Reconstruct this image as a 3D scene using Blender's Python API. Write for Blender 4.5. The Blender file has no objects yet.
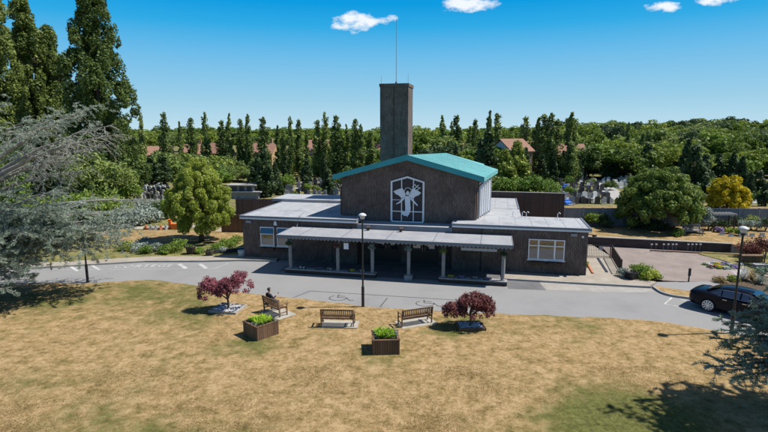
import bpy, bmesh, math, random
import numpy as np
from mathutils import Vector, Matrix, Euler

# ------------------------------------------------------------------ camera, sky, sun, exposure
SC = bpy.context.scene
COL = SC.collection
R = math.radians
CAM_H, TILT, FPX = 10.0, R(9.55), 512.0
cam = bpy.data.cameras.new('camera'); cam.sensor_width = 36.0; cam.lens = 36.0 * FPX / 768.0
cam.clip_start = 0.3; cam.clip_end = 6000
camo = bpy.data.objects.new('camera', cam); COL.objects.link(camo)
camo.location = (0, 0, CAM_H); camo.rotation_euler = (R(90) - TILT, 0, 0)
SC.camera = camo

SUN_EL = R(56.0)
SUN_DIR = Vector((math.cos(SUN_EL) * 0.9974, math.cos(SUN_EL) * 0.072, math.sin(SUN_EL)))   # towards the sun
W = bpy.data.worlds.new('World'); SC.world = W; W.use_nodes = True
SC.view_settings.view_transform = 'Standard'; SC.view_settings.look = 'None'
SC.view_settings.gamma = 1.0; SC.view_settings.use_curve_mapping = False
SC.view_settings.exposure = 0.75
sl = bpy.data.lights.new('sun', 'SUN'); sl.energy = 4.2; sl.angle = R(0.55); sl.color = (1.0, 0.955, 0.88)
so = bpy.data.objects.new('sun', sl); COL.objects.link(so)
so.rotation_euler = (-SUN_DIR).to_track_quat('-Z', 'Y').to_euler()
so.location = (40, 5, 60)


def at(px, py, z=0.0):
    """ground point (at height z) seen at a pixel of the 768 x 432 photograph"""
    a = (px - 384) / FPX; b = (216 - py) / FPX
    d = (a, math.cos(TILT) + b * math.sin(TILT), -math.sin(TILT) + b * math.cos(TILT))
    t = (z - CAM_H) / d[2]
    return Vector((d[0] * t, d[1] * t, z))


def aty(px, py, Y):
    a = (px - 384) / FPX; b = (216 - py) / FPX
    d = (a, math.cos(TILT) + b * math.sin(TILT), -math.sin(TILT) + b * math.cos(TILT))
    t = Y / d[1]
    return Vector((d[0] * t, Y, CAM_H + d[2] * t))


def ramp(N, stops):
    r = N.new('ShaderNodeValToRGB'); e = r.color_ramp.elements
    while len(e) < len(stops): e.new(0.5)
    for i, (p, c) in enumerate(stops):
        e[i].position = p; e[i].color = (*c, 1)
    return r


def build_world():
    nt = W.node_tree; N = nt.nodes; L = nt.links
    for n in list(N): N.remove(n)
    out = N.new('ShaderNodeOutputWorld'); bg = N.new('ShaderNodeBackground')
    sky = N.new('ShaderNodeTexSky'); sky.sky_type = 'NISHITA'; sky.sun_disc = False
    sky.sun_elevation = SUN_EL; sky.sun_rotation = math.atan2(SUN_DIR.x, SUN_DIR.y)
    sky.air_density = 1.0; sky.dust_density = 0.0; sky.ozone_density = 2.0; sky.altitude = 50
    hs = N.new('ShaderNodeHueSaturation'); hs.inputs['Saturation'].default_value = 1.25
    L.new(sky.outputs[0], hs.inputs['Color'])
    tc = N.new('ShaderNodeTexCoord')
    sep = N.new('ShaderNodeSeparateXYZ'); L.new(tc.outputs['Generated'], sep.inputs[0])

    def M(op, a, b=None, c=None, clamp=False):
        m = N.new('ShaderNodeMath'); m.operation = op; m.use_clamp = clamp
        for i, v in enumerate((a, b, c)):
            if v is None: continue
            if isinstance(v, (int, float)): m.inputs[i].default_value = v
            else: L.new(v, m.inputs[i])
        return m.outputs[0]
    yy = M('MAXIMUM', sep.outputs[1], 0.05)
    p = M('DIVIDE', sep.outputs[0], yy); q = M('DIVIDE', sep.outputs[2], yy)
    comb = N.new('ShaderNodeCombineXYZ'); L.new(p, comb.inputs[0]); L.new(M('MULTIPLY', q, 1.8), comb.inputs[1])
    no = N.new('ShaderNodeTexNoise'); no.inputs['Scale'].default_value = 26; no.inputs['Detail'].default_value = 8
    no.inputs['Roughness'].default_value = 0.62
    L.new(comb.outputs[0], no.inputs['Vector'])
    front = M('GREATER_THAN', sep.outputs[1], 0.05)
    total = None
    clouds = [(358, 22, 26, 9, 1.0), (340, 25, 9, 4, .6), (468, 3, 28, 9, 1.1), (665, 7, 17, 5, .8), (716, -2, 22, 7, 1.0), (393, 18, 6, 3, .5),
              (830, 12, 30, 9, 1.0), (-60, 10, 40, 12, 1.0), (560, -30, 50, 14, 1.0), (300, -45, 40, 12, 1.0)]
    for (cx, cy, w, h, st) in clouds:
        v = aty(cx, cy, 100.0); v.z -= CAM_H
        cp, cq = v.x / 100, v.z / 100
        dx = M('MULTIPLY', M('SUBTRACT', p, cp), FPX / w); dy = M('MULTIPLY', M('SUBTRACT', q, cq), FPX / h)
        r2 = M('ADD', M('MULTIPLY', dx, dx), M('MULTIPLY', dy, dy))
        g = M('MULTIPLY', M('SUBTRACT', 1.0, r2), st)
        g = M('MAXIMUM', g, -1.5)
        total = g if total is None else M('MAXIMUM', total, g)
    m = M('ADD', M('MULTIPLY', total, 0.62), M('MULTIPLY', M('SUBTRACT', no.outputs[0], 0.5), 3.0))
    m = M('MULTIPLY', M('MULTIPLY', m, 1.5, clamp=True), front)
    m = M('MULTIPLY', m, M('GREATER_THAN', total, -1.45))
    m = M('MULTIPLY', m, 0.92)
    mix = N.new('ShaderNodeMix'); mix.data_type = 'RGBA'
    # clear summer air: pale near the horizon, deep azure higher up
    gr = ramp(N, [(0, (.58, .82, .95)), (.056, (.37, .69, .90)), (.136, (.16, .56, .92)), (.185, (.03, .455, .89)), (.225, (.0, .37, .85)), (.45, (.07, .20, .50)), (1, (.15, .20, .33))])
    L.new(sep.outputs[2], gr.inputs[0])
    gs = N.new('ShaderNodeVectorMath'); gs.operation = 'SCALE'; gs.inputs['Scale'].default_value = 5.0; L.new(gr.outputs[0], gs.inputs[0])
    air = N.new('ShaderNodeMix'); air.data_type = 'RGBA'; air.inputs['Factor'].default_value = .985
    L.new(hs.outputs[0], air.inputs['A']); L.new(gs.outputs[0], air.inputs['B'])
    L.new(m, mix.inputs['Factor']); L.new(air.outputs['Result'], mix.inputs['A'])
    mix.inputs['B'].default_value = (5.5, 5.7, 5.9, 1)
    L.new(mix.outputs['Result'], bg.inputs['Color'])
    bg.inputs['Strength'].default_value = 0.105
    L.new(bg.outputs[0], out.inputs['Surface'])


build_world()

# ------------------------------------------------------------------ materials
MATS = {}


def newmat(name):
    m = bpy.data.materials.new(name); m.use_nodes = True
    nt = m.node_tree; b = nt.nodes['Principled BSDF']
    MATS[name] = m
    return m, nt, nt.nodes, nt.links, b


def mixc(nt, fac, a, b, mode='MIX'):
    m = nt.nodes.new('ShaderNodeMix'); m.data_type = 'RGBA'; m.blend_type = mode
    for k, v in (('Factor', fac), ('A', a), ('B', b)):
        if isinstance(v, (int, float)): m.inputs[k].default_value = v
        elif isinstance(v, tuple): m.inputs[k].default_value = (*v, 1)
        else: nt.links.new(v, m.inputs[k])
    return m.outputs['Result']


def noise(nt, scale, detail=4, rough=.55, coord='Object', vec=None, stretch=None, dist=0.0):
    N = nt.nodes
    n = N.new('ShaderNodeTexNoise'); n.inputs['Scale'].default_value = scale; n.inputs['Detail'].default_value = detail
    n.inputs['Roughness'].default_value = rough; n.inputs['Distortion'].default_value = dist
    if vec is None:
        tc = N.new('ShaderNodeTexCoord'); vec = tc.outputs[coord]
    if stretch:
        mp = N.new('ShaderNodeMapping'); mp.inputs['Scale'].default_value = stretch
        nt.links.new(vec, mp.inputs['Vector']); vec = mp.outputs[0]
    nt.links.new(vec, n.inputs['Vector'])
    return n.outputs[0]


def bump(nt, b, h, strength=.3, dist=.02):
    n = nt.nodes.new('ShaderNodeBump'); n.inputs['Strength'].default_value = strength; n.inputs['Distance'].default_value = dist
    nt.links.new(h, n.inputs['Height']); nt.links.new(n.outputs[0], b.inputs['Normal'])


def mottled(name, c1, c2, scale=3.0, rough=.85, c3=None, fine=40, bs=.2, metallic=0, spec=.3, stretch=None):
    """two- or three-tone weathered surface with a fine grain"""
    m, nt, N, L, b = newmat(name)
    n1 = noise(nt, scale, 6, .65, stretch=stretch)
    r = ramp(N, [(.32, c1), (.52, tuple((a + d) / 2 for a, d in zip(c1, c2))), (.7, c2)] if c3 is None else [(.3, c1), (.5, c2), (.72, c3)])
    L.new(n1, r.inputs[0])
    n2 = noise(nt, fine, 3, .7)
    mr = N.new('ShaderNodeMapRange'); mr.inputs[1].default_value = .25; mr.inputs[2].default_value = .75
    mr.inputs[3].default_value = .82; mr.inputs[4].default_value = 1.16
    L.new(n2, mr.inputs[0])
    v = N.new('ShaderNodeVectorMath'); v.operation = 'SCALE'
    L.new(r.outputs[0], v.inputs[0]); L.new(mr.outputs[0], v.inputs['Scale'])
    L.new(v.outputs[0], b.inputs['Base Color'])
    b.inputs['Roughness'].default_value = rough; b.inputs['Metallic'].default_value = metallic
    b.inputs['Specular IOR Level'].default_value = spec
    if bs: bump(nt, b, n2, bs, .01)
    return m


def plain(name, c, rough=.6, metallic=0, spec=.4, coat=0):
    m, nt, N, L, b = newmat(name)
    n1 = noise(nt, 9, 4)
    L.new(mixc(nt, n1, tuple(x * .86 for x in c), tuple(min(1, x * 1.14) for x in c)), b.inputs['Base Color'])
    b.inputs['Roughness'].default_value = rough; b.inputs['Metallic'].default_value = metallic
    b.inputs['Specular IOR Level'].default_value = spec; b.inputs['Coat Weight'].default_value = coat
    b.inputs['Coat Roughness'].default_value = .03
    return m


LEAF_GAIN = dict(leaf_bush=1.5, leaf_wood=1.6, leaf_poplar=2.1, leaf_maple=2.5, leaf_golden=2.1, leaf_yellow=1.4, leaf_bright=1.7, leaf_silver=1.25, needle_blue=1.85, needle_teal=2.0, grass_blade=1.0, grass_green=1.5, petal_white=1, petal_yellow=1, petal_purple=1, petal_red=1, leaf_rusty=1.4)


def leafmat(name, c1, c2, c3=None, trans=.3, clump=.9):
    """leaf: colour varies leaf by leaf and clump by clump, thin enough to let some light through"""
    g_ = LEAF_GAIN.get(name, 1.9)
    c1, c2, c3 = [None if c is None else tuple(min(.62, x * g_) for x in c) for c in (c1, c2, c3)]
    m, nt, N, L, b = newmat(name)
    geo = N.new('ShaderNodeNewGeometry'); oi = N.new('ShaderNodeObjectInfo')
    n1 = noise(nt, clump, 3, .6)
    a = N.new('ShaderNodeMath'); a.operation = 'MULTIPLY_ADD'
    L.new(geo.outputs['Random Per Island'], a.inputs[0]); a.inputs[1].default_value = .45
    s = N.new('ShaderNodeMath'); s.operation = 'MULTIPLY_ADD'; L.new(n1, s.inputs[0]); s.inputs[1].default_value = 1.1; s.inputs[2].default_value = -.28
    L.new(s.outputs[0], a.inputs[2])
    r = ramp(N, [(.1, c1), (.9, c2)] if c3 is None else [(.08, c1), (.5, c2), (.92, c3)])
    L.new(a.outputs[0], r.inputs[0])
    hs = N.new('ShaderNodeHueSaturation')
    mr = N.new('ShaderNodeMapRange'); L.new(oi.outputs['Random'], mr.inputs[0]); mr.inputs[3].default_value = .72; mr.inputs[4].default_value = 1.28
    mh = N.new('ShaderNodeMapRange'); L.new(oi.outputs['Random'], mh.inputs[0]); mh.inputs[3].default_value = .515; mh.inputs[4].default_value = .485
    L.new(mr.outputs[0], hs.inputs['Value']); L.new(mh.outputs[0], hs.inputs['Hue']); L.new(r.outputs[0], hs.inputs['Color'])
    L.new(hs.outputs[0], b.inputs['Base Color']); b.inputs['Roughness'].default_value = .6
    b.inputs['Specular IOR Level'].default_value = .25
    t = N.new('ShaderNodeBsdfTranslucent'); L.new(hs.outputs[0], t.inputs['Color'])
    mx = N.new('ShaderNodeMixShader'); mx.inputs[0].default_value = trans
    L.new(b.outputs[0], mx.inputs[1]); L.new(t.outputs[0], mx.inputs[2])
    L.new(mx.outputs[0], N['Material Output'].inputs['Surface'])
    return m


def brickmat(name, c1, c2, mortar, bw=.225, bh=.075, ms=.012, rot=False, bumps=.4):
    m, nt, N, L, b = newmat(name)
    tc = N.new('ShaderNodeTexCoord'); geo = N.new('ShaderNodeNewGeometry')
    sep = N.new('ShaderNodeSeparateXYZ'); L.new(tc.outputs['Object'], sep.inputs[0])
    # walls run along local x or local y: use x+y so that both show courses
    ad = N.new('ShaderNodeMath'); L.new(sep.outputs[0], ad.inputs[0]); L.new(sep.outputs[1], ad.inputs[1])
    cb = N.new('ShaderNodeCombineXYZ')
    if rot: L.new(sep.outputs[2], cb.inputs[0]); L.new(ad.outputs[0], cb.inputs[1])
    else: L.new(ad.outputs[0], cb.inputs[0]); L.new(sep.outputs[2], cb.inputs[1])
    br = N.new('ShaderNodeTexBrick'); L.new(cb.outputs[0], br.inputs['Vector'])
    br.inputs['Scale'].default_value = 1; br.inputs['Brick Width'].default_value = bw; br.inputs['Row Height'].default_value = bh
    br.inputs['Mortar Size'].default_value = ms; br.inputs['Color1'].default_value = (*c1, 1); br.inputs['Color2'].default_value = (*c2, 1)
    br.inputs['Mortar'].default_value = (*mortar, 1); br.inputs['Bias'].default_value = -.1; br.inputs['Mortar Smooth'].default_value = .2
    n1 = noise(nt, .8, 5, .6)
    mr = N.new('ShaderNodeMapRange'); L.new(n1, mr.inputs[0]); mr.inputs[1].default_value = .3; mr.inputs[2].default_value = .7; mr.inputs[3].default_value = .68; mr.inputs[4].default_value = 1.3
    v = N.new('ShaderNodeVectorMath'); v.operation = 'SCALE'; L.new(br.outputs[0], v.inputs[0]); L.new(mr.outputs[0], v.inputs['Scale'])
    L.new(v.outputs[0], b.inputs['Base Color']); b.inputs['Roughness'].default_value = .9; b.inputs['Specular IOR Level'].default_value = .2
    inv = N.new('ShaderNodeMath'); inv.operation = 'SUBTRACT'; inv.inputs[0].default_value = 1; L.new(br.outputs['Fac'], inv.inputs[1])
    bump(nt, b, inv.outputs[0], bumps, .012)
    return m


def woodmat(name, c1, c2, board=.12, axis=0, rough=.75):
    """vertical boards with dark joints along local axis"""
    m, nt, N, L, b = newmat(name)
    tc = N.new('ShaderNodeTexCoord'); sep = N.new('ShaderNodeSeparateXYZ'); L.new(tc.outputs['Object'], sep.inputs[0])
    ad = N.new('ShaderNodeMath'); L.new(sep.outputs[0], ad.inputs[0]); L.new(sep.outputs[1], ad.inputs[1])
    src = ad.outputs[0] if axis == 0 else sep.outputs[2]
    d = N.new('ShaderNodeMath'); d.operation = 'DIVIDE'; L.new(src, d.inputs[0]); d.inputs[1].default_value = board
    fl = N.new('ShaderNodeMath'); fl.operation = 'FLOOR'; L.new(d.outputs[0], fl.inputs[0])
    fr = N.new('ShaderNodeMath'); fr.operation = 'FRACT'; L.new(d.outputs[0], fr.inputs[0])
    wn = N.new('ShaderNodeTexWhiteNoise'); wn.noise_dimensions = '1D'; L.new(fl.outputs[0], wn.inputs['W'])
    st = (18, 18, 1.2) if axis == 0 else (1.2, 1.2, 18)
    n1 = noise(nt, 2.0, 5, .65, stretch=st)
    mx = N.new('ShaderNodeMath'); mx.operation = 'MULTIPLY_ADD'; L.new(wn.outputs[0], mx.inputs[0]); mx.inputs[1].default_value = .5
    L.new(n1, mx.inputs[2])
    r = ramp(N, [(.35, c1), (.95, c2)]); L.new(mx.outputs[0], r.inputs[0])
    j = N.new('ShaderNodeMath'); j.operation = 'GREATER_THAN'; L.new(fr.outputs[0], j.inputs[0]); j.inputs[1].default_value = .09
    L.new(mixc(nt, j.outputs[0], tuple(x * .25 for x in c1), r.outputs[0]), b.inputs['Base Color'])
    b.inputs['Roughness'].default_value = rough
    bump(nt, b, j.outputs[0], .5, .01)
    return m


def glassmat(name, c=(.02, .025, .03), rough=.03):
    m, nt, N, L, b = newmat(name)
    n1 = noise(nt, 1.2, 2)
    L.new(mixc(nt, n1, c, tuple(x * 1.5 for x in c)), b.inputs['Base Color'])
    b.inputs['Roughness'].default_value = rough; b.inputs['Specular IOR Level'].default_value = 1.0; b.inputs['IOR'].default_value = 1.7
    b.inputs['Coat Weight'].default_value = 0 if name == 'stained_glass' else 1; b.inputs['Coat Roughness'].default_value = .02
    if name == 'stained_glass': b.inputs['IOR'].default_value = 1.35; b.inputs['Specular IOR Level'].default_value = .4
    return m


def lawnmat(name, straw, pale, brown, green, bias=0.0):
    m, nt, N, L, b = newmat(name)
    at_ = N.new('ShaderNodeAttribute'); at_.attribute_name = 'green'

    def M(op, a, b_=None, c=None):
        q = N.new('ShaderNodeMath'); q.operation = op
        for i, v in enumerate((a, b_, c)):
            if v is None: continue
            if isinstance(v, (int, float)): q.inputs[i].default_value = v
            else: L.new(v, q.inputs[i])
        return q.outputs[0]
    n_big = noise(nt, .17, 4, .6); n_mid = noise(nt, .55, 5, .62); n_bl = noise(nt, 1.55, 9, .74); n_f = noise(nt, 5.5, 7, .8); n_ff = noise(nt, 26, 5, .85)
    # straw: worn pale ground against browner tufts
    v = M('MULTIPLY_ADD', n_bl, .44, M('MULTIPLY_ADD', n_f, .46, M('MULTIPLY', n_mid, .10)))
    r1 = ramp(N, [(.40, brown), (.475, straw), (.57, pale)]); L.new(v, r1.inputs[0])
    # green survives in patches, broken up by the same tufts
    g = M('ADD', M('MULTIPLY_ADD', n_big, .9, at_.outputs['Fac']), M('MULTIPLY_ADD', n_mid, 1.1, M('MULTIPLY', n_f, 1.0)))
    g = M('MULTIPLY_ADD', n_bl, -.9, g)
    rg = N.new('ShaderNodeMapRange'); L.new(g, rg.inputs[0]); rg.inputs[1].default_value = 1.12 - bias; rg.inputs[2].default_value = 1.62 - bias
    rg.inputs[3].default_value = 0; rg.inputs[4].default_value = .9
    gc = ramp(N, [(.36, tuple(x * .62 for x in green)), (.62, tuple(min(1, x * 1.75) for x in green))]); L.new(n_f, gc.inputs[0])
    c = mixc(nt, rg.outputs[0], r1.outputs[0], gc.outputs[0])
    mr = N.new('ShaderNodeMapRange'); L.new(n_ff, mr.inputs[0]); mr.inputs[1].default_value = .3; mr.inputs[2].default_value = .7; mr.inputs[3].default_value = .5; mr.inputs[4].default_value = 1.46
    sc = N.new('ShaderNodeVectorMath'); sc.operation = 'SCALE'; L.new(c, sc.inputs[0]); L.new(mr.outputs[0], sc.inputs['Scale'])
    L.new(sc.outputs[0], b.inputs['Base Color']); b.inputs['Roughness'].default_value = .95; b.inputs['Specular IOR Level'].default_value = .1
    bump(nt, b, M('ADD', n_ff, n_f), .45, .03)
    return m


STRAW, PALE, BROWN, GREEN = (.235, .160, .070), (.37, .262, .140), (.10, .076, .026), (.064, .073, .019)
lawnmat('dry_lawn', STRAW, PALE, BROWN, GREEN, 0)
lawnmat('mixed_ground', (.20, .165, .075), (.32, .25, .13), (.09, .08, .03), (.055, .075, .02), .35)
lawnmat('green_lawn', (.19, .165, .065), (.31, .25, .12), (.085, .08, .026), (.058, .075, .018), .28)
mottled('asphalt', (.196, .195, .197), (.226, .224, .223), .30, .9, c3=(.238, .235, .233), fine=60, spec=.25)
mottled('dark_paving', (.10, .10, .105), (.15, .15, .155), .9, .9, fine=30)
mottled('gravel', (.19, .155, .14), (.265, .222, .20), .8, .95, fine=22, bs=.5)
mottled('pavement', (.25, .215, .175), (.34, .305, .255), .9, .9, fine=18)
mottled('block_paving', (.24, .225, .205), (.33, .31, .285), 1.6, .9, fine=14)
mottled('kerb_stone', (.26, .255, .24), (.36, .35, .33), 2, .9, fine=20)
mottled('slab', (.27, .25, .21), (.38, .355, .31), 2.2, .9, fine=25)
mottled('white_marking', (.27, .27, .27), (.52, .52, .515), 1.6, .8, fine=25, bs=0)
mottled('faded_marking', (.23, .23, .235), (.48, .48, .47), 1.3, .8, fine=25, bs=0)
mottled('dark_marking', (.07, .07, .074), (.12, .12, .124), 2, .8, fine=30, bs=0)
mottled('roof_felt', (.20, .21, .235), (.33, .34, .355), .55, .85, c3=(.27, .28, .295), fine=9)
mottled('canopy_felt', (.235, .24, .262), (.305, .31, .325), .7, .85, fine=9)
mottled('copper', (.115, .34, .34), (.165, .40, .40), .7, .55, fine=5, bs=.05, stretch=(1, 1, 1))
mottled('copper_shaded', (.03, .27, .31), (.05, .33, .36), 1.2, .5, fine=8, bs=.05)  # same copper, with the blue shade of the front put into the colour
mottled('stone_white', (.30, .295, .29), (.42, .41, .40), 4, .85, fine=20)
mottled('column_stone', (.20, .195, .19), (.30, .29, .28), 5, .9, fine=14, bs=.5)
mottled('pebble', (.25, .25, .28), (.75, .74, .74), 9, .9, fine=14, bs=.6)
mottled('soil', (.05, .035, .022), (.11, .08, .05), 6, .95, fine=30)
mottled('concrete_panel', (.13, .14, .16), (.21, .22, .235), .7, .9, fine=12, stretch=(3, 3, .4))
mottled('grey_stone', (.20, .20, .21), (.34, .34, .34), 3, .8, fine=25)
mottled('dark_stone', (.025, .026, .03), (.06, .06, .065), 3, .35, fine=40, spec=.5)
mottled('white_stone', (.55, .54, .52), (.75, .74, .72), 3, .7, fine=30)
mottled('bark', (.07, .052, .038), (.16, .125, .095), 5, .95, fine=20, bs=.6, stretch=(3, 3, .5))
mottled('pale_bark', (.19, .18, .165), (.32, .305, .28), 4, .95, fine=20, bs=.5)
mottled('tile_roof', (.215, .115, .08), (.28, .16, .115), 1.4, .85, fine=6)
mottled('ochre_render', (.34, .22, .11), (.42, .28, .15), 1, .9, fine=12)
mottled('brown_render', (.16, .10, .07), (.22, .14, .10), 1, .9, fine=12)
mottled('pale_render', (.52, .52, .54), (.64, .64, .65), 1, .9, fine=12)
brickmat('brown_brick', (.118, .088, .076), (.175, .135, .115), (.070, .055, .050), bw=.30, bh=.12, ms=.018, rot=True)
brickmat('tower_brick', (.115, .092, .082), (.165, .134, .118), (.075, .060, .055), bw=.30, bh=.12, ms=.018, rot=True)
brickmat('low_wall_brick', (.062, .046, .045), (.10, .07, .062), (.05, .046, .044))
woodmat('teak', (.10, .056, .028), (.20, .12, .062), .07)
woodmat('planter_wood', (.075, .042, .024), (.175, .098, .052), .11)
woodmat('brown_boards', (.045, .028, .024), (.085, .052, .044), .15)
woodmat('fence_boards', (.10, .055, .035), (.17, .10, .065), .13)
woodmat('grey_wood', (.16, .16, .17), (.27, .27, .275), .08)
plain('white_paint', (.74, .75, .77), .45)
plain('fascia_paint', (.62, .65, .68), .5)
plain('trim_metal', (.15, .17, .20), .5)
plain('black_metal', (.018, .018, .02), .45)
plain('rail_metal', (.045, .03, .026), .6)
plain('dark_door', (.03, .022, .018), .5)
plain('car_paint', (.003, .0045, .010), .22, 0, .16, .05)
plain('tyre', (.014, .014, .015), .85)
plain('alloy', (.62, .63, .65), .3, .6)
plain('chrome', (.6, .6, .62), .15, 1)
plain('tail_lens', (.25, .012, .012), .2, 0, .6)
plain('plate_yellow', (.75, .55, .06), .5)
plain('opal', (.55, .56, .58), .3)
plain('skin', (.42, .25, .18), .6)
plain('hair_dark', (.02, .015, .012), .6)
plain('cloth_dark', (.022, .022, .03), .9)
plain('cloth_navy', (.03, .035, .06), .9)
plain('phone', (.02, .02, .022), .3)
plain('terracotta', (.42, .14, .06), .8)
plain('orange_plastic', (.75, .18, .03), .5)
plain('blue_cloth', (.04, .16, .55), .7)
plain('grey_pot', (.42, .45, .46), .6)
plain('figure_white', (.72, .76, .80), .45)
glassmat('window_glass')
glassmat('stained_glass', (.03, .035, .045), .08)
glassmat('car_glass', (.01, .012, .016), .02)
leafmat('leaf_poplar', (.035, .055, .014), (.072, .10, .026), (.14, .165, .05), .32, .5)
leafmat('leaf_giant', (.026, .042, .010), (.068, .094, .021), (.13, .16, .042), .28, .45)
leafmat('leaf_wood', (.042, .068, .011), (.088, .128, .018), (.16, .19, .034), .34, .35)
leafmat('leaf_dark', (.016, .03, .012), (.03, .05, .018), (.05, .075, .026), .2, .5)
leafmat('leaf_golden', (.04, .06, .010), (.19, .22, .03), (.40, .42, .085), .42, .9)
leafmat('leaf_yellow', (.07, .08, .010), (.36, .285, .010), (.46, .39, .018), .36, 1.3)
leafmat('leaf_olive', (.04, .066, .012), (.10, .135, .024), (.20, .205, .055), .30, .9)
leafmat('leaf_maple', (.04, .012, .015), (.10, .032, .037), (.185, .076, .08), .32, 2.0)
leafmat('leaf_bush', (.045, .085, .012), (.10, .16, .025), (.17, .23, .04), .32, 1.0)
leafmat('leaf_bright', (.10, .20, .012), (.24, .36, .025), (.42, .48, .05), .4, 3.0)
leafmat('leaf_silver', (.12, .15, .12), (.22, .26, .22), (.34, .37, .33), .25, 1.5)
leafmat('leaf_rusty', (.06, .025, .018), (.11, .045, .032), (.16, .075, .05), .25, 1.5)
leafmat('needle_blue', (.055, .072, .050), (.155, .19, .146), (.30, .345, .278), .34, .7)
leafmat('needle_teal', (.045, .07, .046), (.105, .145, .103), (.22, .265, .205), .3, 1.0)
leafmat('grass_blade', (.26, .18, .08), (.42, .30, .15), (.60, .46, .27), .5, 1.4)
leafmat('grass_green', (.07, .085, .02), (.13, .14, .035), (.22, .20, .07), .5, .8)
leafmat('petal_white', (.6, .6, .58), (.75, .74, .7), None, .2, 3)
leafmat('petal_yellow', (.7, .45, .03), (.8, .6, .08), None, .2, 3)
leafmat('petal_purple', (.22, .12, .42), (.5, .42, .66), None, .2, 3)
leafmat('petal_red', (.30, .03, .03), (.45, .08, .06), None, .2, 3)


# ------------------------------------------------------------------ mesh helpers
class MB:
    """collects shapes and links them as ONE mesh object"""
    def __init__(self): self.v = []; self.f = []

    def add(self, vs, fs):
        o = len(self.v); self.v += [tuple(p) for p in vs]; self.f += [tuple(i + o for i in f) for f in fs]
        return self

    def box(self, c, s, rz=0, rx=0, ry=0):
        h = [x / 2 for x in s]
        m = Euler((rx, ry, rz)).to_matrix()
        vs = [m @ Vector((sx * h[0], sy * h[1], sz * h[2])) + Vector(c) for sx in (-1, 1) for sy in (-1, 1) for sz in (-1, 1)]
        return self.add(vs, [(0, 1, 3, 2), (4, 6, 7, 5), (0, 4, 5, 1), (2, 3, 7, 6), (0, 2, 6, 4), (1, 5, 7, 3)])

    def span(self, a, b):
        return self.box([(x + y) / 2 for x, y in zip(a, b)], [abs(y - x) for x, y in zip(a, b)])

    def bar(self, a, b, w, h):
        a = Vector(a); b = Vector(b); d = b - a; L = d.length
        q = d.to_track_quat('X', 'Z'); m = q.to_matrix(); c = (a + b) / 2
        vs = [m @ Vector((sx * L / 2, sy * w / 2, sz * h / 2)) + c for sx in (-1, 1) for sy in (-1, 1) for sz in (-1, 1)]
        return self.add(vs, [(0, 1, 3, 2), (4, 6, 7, 5), (0, 4, 5, 1), (2, 3, 7, 6), (0, 2, 6, 4), (1, 5, 7, 3)])

    def tube(self, pts, rads, n=8, cap=True):
        pts = [Vector(p) for p in pts]; rings = []
        if isinstance(rads, (int, float)): rads = [rads] * len(pts)
        vs = []; fs = []
        for i, p in enumerate(pts):
            d = (pts[min(i + 1, len(pts) - 1)] - pts[max(i - 1, 0)]).normalized()
            u = d.cross(Vector((.31, .17, .93)))
            if u.length < .05: u = d.cross(Vector((1, 0, 0)))
            u.normalize(); w = d.cross(u)
            for k in range(n):
                t = 2 * math.pi * k / n
                vs.append(p + (u * math.cos(t) + w * math.sin(t)) * rads[i])
        for i in range(len(pts) - 1):
            for k in range(n):
                a = i * n + k; b = i * n + (k + 1) % n
                fs.append((a, b, b + n, a + n))
        if cap:
            fs.append(tuple(range(n))[::-1]); fs.append(tuple((len(pts) - 1) * n + k for k in range(n)))
        return self.add(vs, fs)

    def lathe(self, prof, c=(0, 0, 0), n=16):
        vs = []; fs = []
        for (r, z) in prof:
            for k in range(n):
                t = 2 * math.pi * k / n; vs.append((c[0] + r * math.cos(t), c[1] + r * math.sin(t), c[2] + z))
        for i in range(len(prof) - 1):
            for k in range(n):
                a = i * n + k; b = i * n + (k + 1) % n; fs.append((a, b, b + n, a + n))
        fs.append(tuple(range(n))[::-1]); fs.append(tuple((len(prof) - 1) * n + k for k in range(n)))
        return self.add(vs, fs)

    def prism(self, poly, z0, z1):
        n = len(poly)
        vs = [(p[0], p[1], z0) for p in poly] + [(p[0], p[1], z1) for p in poly]
        return self.add(vs, [tuple(range(n))[::-1], tuple(range(n, 2 * n))] + [(i, (i + 1) % n, n + (i + 1) % n, n + i) for i in range(n)])

    def xprism(self, poly, y0, y1):
        """polygon in x,z extruded along y"""
        n = len(poly)
        vs = [(p[0], y0, p[1]) for p in poly] + [(p[0], y1, p[1]) for p in poly]
        return self.add(vs, [tuple(range(n)), tuple(range(n, 2 * n))[::-1]] + [(i, n + i, n + (i + 1) % n, (i + 1) % n) for i in range(n)])

    def build(self, name, mat, parent=None, smooth=False, bevel=0):
        me = bpy.data.meshes.new(name); me.from_pydata(self.v, [], self.f); me.update()
        bm = bmesh.new(); bm.from_mesh(me); bmesh.ops.recalc_face_normals(bm, faces=bm.faces); bm.to_mesh(me); bm.free()
        o = bpy.data.objects.new(name, me); COL.objects.link(o)
        me.materials.append(MATS[mat])
        if smooth:
            for p in me.polygons: p.use_smooth = True
        if bevel:
            b = o.modifiers.new('bevel', 'BEVEL'); b.width = bevel; b.segments = 2; b.limit_method = 'ANGLE'
        if parent: o.parent = parent
        return o


def tag(o, label=None, cat=None, group=None, kind=None):
    if label: o['label'] = label
    if cat: o['category'] = cat
    if group: o['group'] = group
    if kind: o['kind'] = kind
    return o


def thing(name, loc, label, cat, group=None, rz=0):
    o = bpy.data.objects.new(name, None); COL.objects.link(o); o.location = loc; o.rotation_euler = (0, 0, rz)
    o.empty_display_size = .3
    return tag(o, label, cat, group)


def dup(root, loc, rz=0, scale=None, label=None, group=None):
    r = root.copy(); COL.objects.link(r); r.location = loc; r.rotation_euler = (0, 0, rz)
    if scale is not None: r.scale = scale if hasattr(scale, '__len__') else (scale,) * 3
    if label: r['label'] = label
    if group: r['group'] = group
    for ch in list(root.children):
        c = ch.copy(); COL.objects.link(c); c.parent = r
        for g in list(ch.children):
            d = g.copy(); COL.objects.link(d); d.parent = c
    return r


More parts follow.
